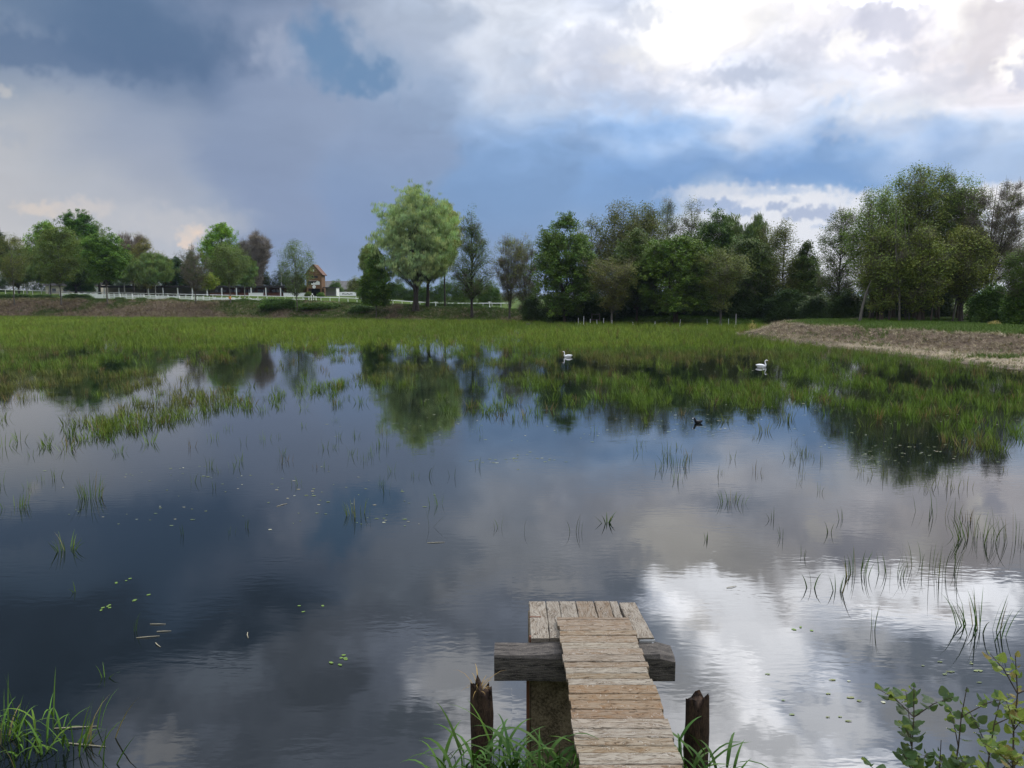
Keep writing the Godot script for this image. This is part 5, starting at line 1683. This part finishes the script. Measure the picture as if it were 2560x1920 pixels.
	for q in [[985, 700, 46, .055], [1050, 706, 50, .05], [1115, 694, 46, .06], [1180, 690, 46, .075], [1225, 704, 34, .06]]:
		bush("field_hedge", ["tall hedge left of the willow trunks", "tall hedge behind the willow trunks", "tall hedge right of the willow trunks", "bright tall hedge left of the alder", "tall hedge end right of the alder"][[985, 1050, 1115, 1180, 1225].find(q[0])], q[0], 232, q[1], q[2], Color(q[3], q[3] * 1.75, .02), 1500, "hedge", "hedge across the field", "broad", 3.0)
	bush("low_hedge", "low dark hedge strip along the field under the willows", 1110, 190, 757, 150, Color(.05, .085, .02), 1600, "hedge", "", "broad", .6)
	# willows, alder and thin trees in the middle
	tree("willow_tree", "big grey green willow with a forked dark trunk, highest in the middle", 1038, 148, 470, 90, {"shape": "round", "fill": .22, "lump": .8, "bare": .26, "stems": 3, "gap": .10, "n": 1900, "col": willow, "leaf": "hang", "limbs": 70, "rad": .32, "size": .92, "bark": "bark_dark", "loose": .07})
	tree("willow_tree", "second willow with a single trunk right behind the forked one", 1068, 151, 505, 58, {"shape": "round", "fill": .2, "lump": .8, "bare": .30, "gap": .14, "n": 1000, "col": Color(.185, .23, .13), "leaf": "hang", "limbs": 56, "rad": .34, "size": .92, "lean": 3.0})
	tree("willow_tree", "pale willow crown showing behind the right of the big willow", 1112, 158, 510, 42, {"shape": "oval", "bare": .45, "n": 600, "col": Color(.21, .225, .13), "leaf": "hang", "limbs": 40, "rad": .2, "size": 1.1})
	tree("willow_tree", "small pale willow top behind the bushy young tree", 928, 170, 606, 26, {"shape": "oval", "bare": .4, "n": 420, "col": pale, "leaf": "hang"})
	tree("alder_tree", "slender alder with an open conical crown right of the willows", 1180, 143, 518, 52, {"shape": "cone", "fill": .25, "gap": .1, "bare": .22, "n": 850, "col": Color(.065, .098, .032), "leaf": "fine", "limbs": 64, "rad": .26, "rise": .75, "twigs": 250, "size": 1.2})
	tree("thin_tree", "thin many-stemmed half-bare tree left of the wood", 1274, 139, 590, 44, {"shape": "vase", "bare": .18, "stems": 4, "n": 420, "col": Color(.115, .13, .06), "leaf": "fine", "limbs": 56, "rad": .12, "twigs": 500, "rise": 1.6, "bark": "bark_grey"})
	tree("thin_tree", "thin half-bare tree squeezed against the left end of the wood", 1316, 136, 592, 36, {"shape": "oval", "bare": .12, "stems": 3, "n": 420, "col": Color(.10, .115, .045), "leaf": "fine", "limbs": 50, "rad": .10, "twigs": 400, "rise": 1.5})
	bush("wood_edge_bush", "dark tangled bush at the foot of the thin trees", 1335, 131, 728, 36, Color(.035, .055, .018), 700, "bush")
	# the wood
	var W := [
		["fresh green tree with two trunks at the left end of the wood", 1412, 125, 540, 76, mid, "dense", 2, 1500, .14, "round", 1.0],
		["brownish green tree behind the left end of the wood", 1478, 138, 545, 54, olive, "fine", 1, 1000, .15, "oval", 1.4],
		["tall brownish tree top, left of two joined ones in the wood", 1556, 140, 506, 62, Color(.092, .098, .034), "fine", 1, 1500, .15, "oval", 1.5],
		["tall brownish tree top, right of two joined ones in the wood", 1612, 142, 512, 56, Color(.085, .098, .032), "fine", 1, 1400, .15, "oval", 1.5],
		["dark single-trunk tree before the tall brownish ones", 1592, 127, 580, 64, Color(.056, .082, .024), "broad", 1, 1200, .22, "round", 1.1],
		["airy tree top showing sky left of the wood's middle notch", 1664, 150, 497, 36, Color(.080, .100, .034), "fine", 1, 420, .35, "oval", 1.2],
		["airy tree top right of the wood's middle notch", 1724, 147, 502, 40, Color(.080, .095, .034), "fine", 1, 560, .3, "oval", 1.2],
		["broad green tree with several thick trunks in the wood's middle", 1690, 122, 590, 96, Color(.068, .108, .024), "dense", 3, 1900, .20, "dome", 1.0],
		["dense green tree right of the wood's middle", 1782, 140, 530, 58, Color(.052, .088, .026), "broad", 1, 1400, .12, "oval", 1.1],
		["drooping tree top, left of two against the white cloud", 1820, 144, 538, 30, Color(.075, .105, .05), "hang", 1, 480, .3, "oval", 1.3],
		["drooping tree top, right of two against the white cloud", 1882, 144, 546, 38, Color(.07, .10, .045), "hang", 1, 560, .3, "oval", 1.3],
		["dark tree under the drooping tops", 1866, 128, 600, 62, Color(.050, .072, .024), "broad", 1, 1300, .2, "dome", 1.1],
		["brownish tree before the right end of the wood", 1955, 128, 552, 66, Color(.078, .090, .030), "fine", 1, 1500, .08, "cone", 1.4],
		["thin tree top just left of the wood's right end", 1912, 140, 560, 34, Color(.085, .095, .04), "fine", 1, 500, .2, "oval", 1.2],
		["lower tree sloping down at the right end of the wood", 2012, 126, 604, 44, Color(.050, .075, .024), "broad", 1, 1000, .06, "cone", 1.1],
		["sparse brownish tree at the front of the wood by the fence posts", 1530, 119.5, 640, 58, Color(.090, .092, .036), "fine", 1, 620, .22, "vase", 1.2],
		["pale thin tree with several stems standing out before the wood", 1802, 117, 622, 56, Color(.092, .110, .036), "fine", 3, 620, .26, "vase", 1.2]]
	for q in W:
		tree("wood_tree", q[0], q[1], q[2], q[3], q[4], {"col": q[5], "leaf": q[6], "stems": q[7], "n": q[8], "bare": q[9], "shape": q[10], "size": q[11], "limbs": 52, "twigs": 120, "rad": .09 if q[7] == 3 and q[2] < 119 else .2, "fill": .12 if q[2] < 121 else .45, "bark": "bark_grey" if q[2] < 121 else "bark_brown"}, "trees of the wood")
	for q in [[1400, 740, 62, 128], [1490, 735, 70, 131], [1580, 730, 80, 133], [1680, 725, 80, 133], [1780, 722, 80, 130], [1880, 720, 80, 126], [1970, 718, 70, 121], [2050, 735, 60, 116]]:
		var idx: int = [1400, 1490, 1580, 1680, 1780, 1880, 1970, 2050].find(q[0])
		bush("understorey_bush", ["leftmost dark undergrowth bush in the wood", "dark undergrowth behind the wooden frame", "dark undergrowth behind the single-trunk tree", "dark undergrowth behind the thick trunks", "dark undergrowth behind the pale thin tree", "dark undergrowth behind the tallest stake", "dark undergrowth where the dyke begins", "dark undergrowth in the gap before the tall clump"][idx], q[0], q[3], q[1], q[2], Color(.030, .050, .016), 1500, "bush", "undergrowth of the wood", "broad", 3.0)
	# tall clump on the right
	tree("alder_tree", "slim alder standing in the gap between the wood and the tall clump", 2096, 111, 522, 52, {"shape": "oval", "bare": .2, "n": 900, "col": Color(.068, .098, .030), "leaf": "fine", "limbs": 56, "rad": .2, "twigs": 300, "size": 1.1}, "")
	var R := [
		["leftmost crown of the tall clump, bulging toward the gap", 2180, 100, 470, 66, Color(.100, .145, .042), .24, 1100],
		["second crown from left in the tall clump", 2235, 104, 432, 62, Color(.095, .132, .042), .24, 1100],
		["highest crown of the tall clump", 2288, 102, 402, 62, Color(.118, .145, .050), .24, 1200],
		["crown just right of the highest in the tall clump", 2345, 103, 424, 58, Color(.10, .138, .044), .24, 1100],
		["rightmost high crown of the tall clump", 2398, 101, 436, 54, Color(.105, .145, .046), .22, 1000],
		["lower front crown at the left of the tall clump", 2205, 95, 560, 62, Color(.105, .128, .040), .16, 800],
		["lower front crown in the middle of the tall clump", 2300, 94, 572, 66, Color(.110, .132, .040), .16, 800],
		["lower front crown at the right of the tall clump", 2405, 95, 566, 66, Color(.112, .128, .040), .24, 1000]]
	for q in R:
		tree("clump_tree", q[0], q[1], q[2], q[3], q[4], {"col": q[5], "leaf": "fine", "bare": q[6], "n": q[7], "stems": 3, "shape": "oval", "fill": .3, "gap": .06, "limbs": 70, "rad": .14, "twigs": 220, "size": 1.25, "bark": "bark_brown", "rise": 1.4}, "trees of the tall clump")
	# single bare stems in the clump
	var stems := [[2152, 2178, 700, .16], [2196, 2200, 560, .13], [2226, 2222, 540, .12], [2252, 2240, 520, .13], [2268, 2262, 540, .12], [2276, 2272, 560, .10], [2312, 2308, 600, .16], [2330, 2346, 640, .09], [2352, 2342, 680, .08], [2385, 2402, 640, .10]]
	for k in stems.size():
		var q: Array = stems[k]
		rng.seed = 3000 + k
		var d := 93.0 + (k * 5 % 7) * .6
		var p := at_depth(q[0], 740, d)
		p.y = ground(p.x, p.z) - .1
		var top := at_depth(q[1], q[2], d) - p
		var o := thing("bare_alder", ["leaning thin stem at the left side of the tall clump", "bare stem second from left in the tall clump", "bare stem third from left in the tall clump", "straight pale stem, left of three close ones in the tall clump", "straight pale stem, middle of three close ones in the tall clump", "straight pale stem, right of three close ones in the tall clump", "thick dark stem right of the three close pale ones", "stem leaning right of the thick dark one", "curved thin stem with a broken top near the clump's right side", "pale stem leaning right at the clump's right side"][k], "tree", p, "bare stems of the tall clump")
		var b := MB.new()
		b.tube([Vector3.ZERO, top * .3 + Vector3(rf(-.15, .15), 0, 0), top * .65 + Vector3(rf(-.25, .25), 0, 0), top], [q[3] * 1.15, q[3], q[3] * .7, .03], 7)
		for j in 4:
			var st := top * rf(.4, .95)
			var a := rf(0, TAU)
			b.tube([st, st + Vector3(cos(a) * 1.2, rf(.5, 1.4), sin(a) * 1.2)], [.03, .008], 4)
		part("trunk", b.mesh(), M.bark_grey if k in [3, 4, 5, 9, 0] else M.bark_brown, o)
	tree("bare_tree", "tall half-bare tree with leaning dark stems at the right edge", 2466, 97, 446, 84, {"shape": "round", "bare": .30, "stems": 3, "n": 260, "col": Color(.085, .10, .035), "leaf": "fine", "limbs": 70, "rad": .14, "twigs": 1300, "twig_col": Color(.12, .10, .085), "lean": 1.2, "rise": 1.1, "twig_size": .9})
	tree("leafy_tree", "leafy young tree cut by the right edge of the picture", 2558, 84, 606, 46, {"shape": "oval", "bare": .2, "n": 700, "col": Color(.066, .098, .028), "leaf": "fine", "limbs": 40, "rad": .12, "twigs": 200})
	bush("thicket", "green thicket at the foot of the half-bare tree", 2490, 90, 716, 62, Color(.050, .085, .022), 1800, "bush", "", "broad", 2.5)
	bush("thicket", "green thicket at the right edge above the dyke", 2575, 84, 700, 60, Color(.055, .095, .022), 1600, "bush", "", "broad", 2.5)
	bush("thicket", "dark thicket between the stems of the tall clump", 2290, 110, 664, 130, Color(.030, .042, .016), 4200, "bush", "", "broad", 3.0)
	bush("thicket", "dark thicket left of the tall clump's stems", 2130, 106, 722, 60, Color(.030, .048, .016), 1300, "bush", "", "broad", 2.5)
	bush("dry_tuft", "straw coloured dry grass tuft where the dyke begins", 1884, 100, 800, 10, Color(.26, .22, .10), 60, "grass", "", "turf", .5)
	bush("dry_tuft", "straw coloured dry grass tuft on the dyke near the right edge", 2490, 80, 818, 12, Color(.26, .22, .10), 60, "grass", "", "turf", .5)

func build_hills():
	var b := MB.new()
	var n := 60
	var rows := []
	for j in n + 1:
		var x := lerpf(-5200, 5200, float(j) / n)
		var h := 26.0 + 34.0 * nz.get_noise_2d(x * .12, 7.0) + 10.0 * nz.get_noise_2d(x * .5, 31.0)
		rows.append([Vector3(x, -30, -5600), Vector3(x, maxf(6.0, h * .7), -5900), Vector3(x, maxf(8.0, h), -6400), Vector3(x, -30, -7000)])
	for j in n:
		for k in 3:
			b.quad(rows[j][k], rows[j][k + 1], rows[j + 1][k + 1], rows[j + 1][k])
	var o := part("hills", b.mesh(), std(Color(.04, .055, .03), .95), self)
	tag(o, "low blue wooded hills far beyond the fields", "hills", "", "structure")

# ---------------------------------------------------------------- scene
func _ready():
	# camera
	var cam := Camera3D.new()
	cam.name = "camera"
	cam.fov = rad_to_deg(2.0 * atan(960.0 / F))
	cam.near = 0.05
	cam.far = 20000.0
	cam.position = EYE
	cam.rotation_degrees = Vector3(PITCH, 0, 0)
	add_child(cam)
	cam.current = true
	cam_basis = Basis(Vector3.RIGHT, deg_to_rad(PITCH))
	nz.seed = 8
	nz.frequency = 0.03
	nz.fractal_octaves = 4
	# sky
	var env := Environment.new()
	env.background_mode = Environment.BG_SKY
	var sky := Sky.new()
	var sm := PanoramaSkyMaterial.new()
	sm.panorama = make_sky()
	sky.sky_material = sm
	env.sky = sky
	env.tonemap_mode = Environment.TONE_MAPPER_LINEAR
	env.tonemap_exposure = 1.0
	env.fog_enabled = true
	env.fog_density = 0.00007
	env.fog_light_color = Color(.80, .88, 1.0)
	env.sdfgi_enabled = true
	env.ssao_enabled = true
	env.ssil_enabled = true
	var we := WorldEnvironment.new()
	we.name = "world_environment"
	we.environment = env
	add_child(we)
	# the sun, behind thin cloud ahead on the right
	var sun := DirectionalLight3D.new()
	sun.name = "sun"
	sun.light_energy = 0.5
	sun.light_angular_distance = 12.0
	sun.light_color = Color(1.0, .95, .87)
	sun.shadow_enabled = true
	add_child(sun)
	var az := deg_to_rad(38.0)
	var el := deg_to_rad(40.0)
	sun.look_at_from_position(Vector3(sin(az) * cos(el), sin(el), -cos(az) * cos(el)) * 100.0, Vector3.ZERO)
	print("sky ", Time.get_ticks_msec())
	make_materials()
	M.straw = std(Color(.34, .30, .20), .8)
	print("materials ", Time.get_ticks_msec())
	make_clumps()
	# setting
	build_ground()
	var wm := MB.new()
	wm.quad(Vector3(-320, 0, -175), Vector3(75, 0, -175), Vector3(75, 0, -2.5), Vector3(-320, 0, -2.5))
	for k in 4: wm.uv[k] = Vector2(wm.v[k].x, wm.v[k].z) / 9.0
	tag(part("pond_water", wm.mesh(), M.water, self), "calm dark pond water mirroring the clouded sky", "water", "", "structure")
	build_hills()
	print("ground ", Time.get_ticks_msec())
	build_arena()
	build_trees()
	print("trees ", Time.get_ticks_msec())
	build_jetty()
	var pl := at_depth(1203, 1722, 5.35)
	var pile_l := pile("rotten brown wooden pile with dry grass on top, left of the sluice", Vector3(pl.x, 0, pl.z), .082, pl.y, -.02)
	rng.seed = 4
	var dg := MB.new()
	for k in 26:
		var a := rf(0, TAU)
		dg.col = vary(Color(.24, .16, .07), .3)
		dg.blade(Vector3(cos(a) * .03 - .02, pl.y - .01, sin(a) * .03), Vector3(cos(a) * .6, rf(.3, 1.2), sin(a) * .6).normalized(), rf(.06, .2) if k > 2 else .26, .006, rf(.4, 3.0), 4)
	part("dry_grass", dg.mesh(), M.blade, pile_l)
	var pr := at_depth(1745, 1748, 5.25)
	pile("rotten brown wooden pile with a broken top, right of the footbridge", Vector3(pr.x, 0, pr.z), .088, pr.y, .02)
	build_birds()
	build_near_bank()
	build_reeds()
	print("near ", Time.get_ticks_msec())
	build_marsh()
	build_bank_cover()
	print("done ", Time.get_ticks_msec())
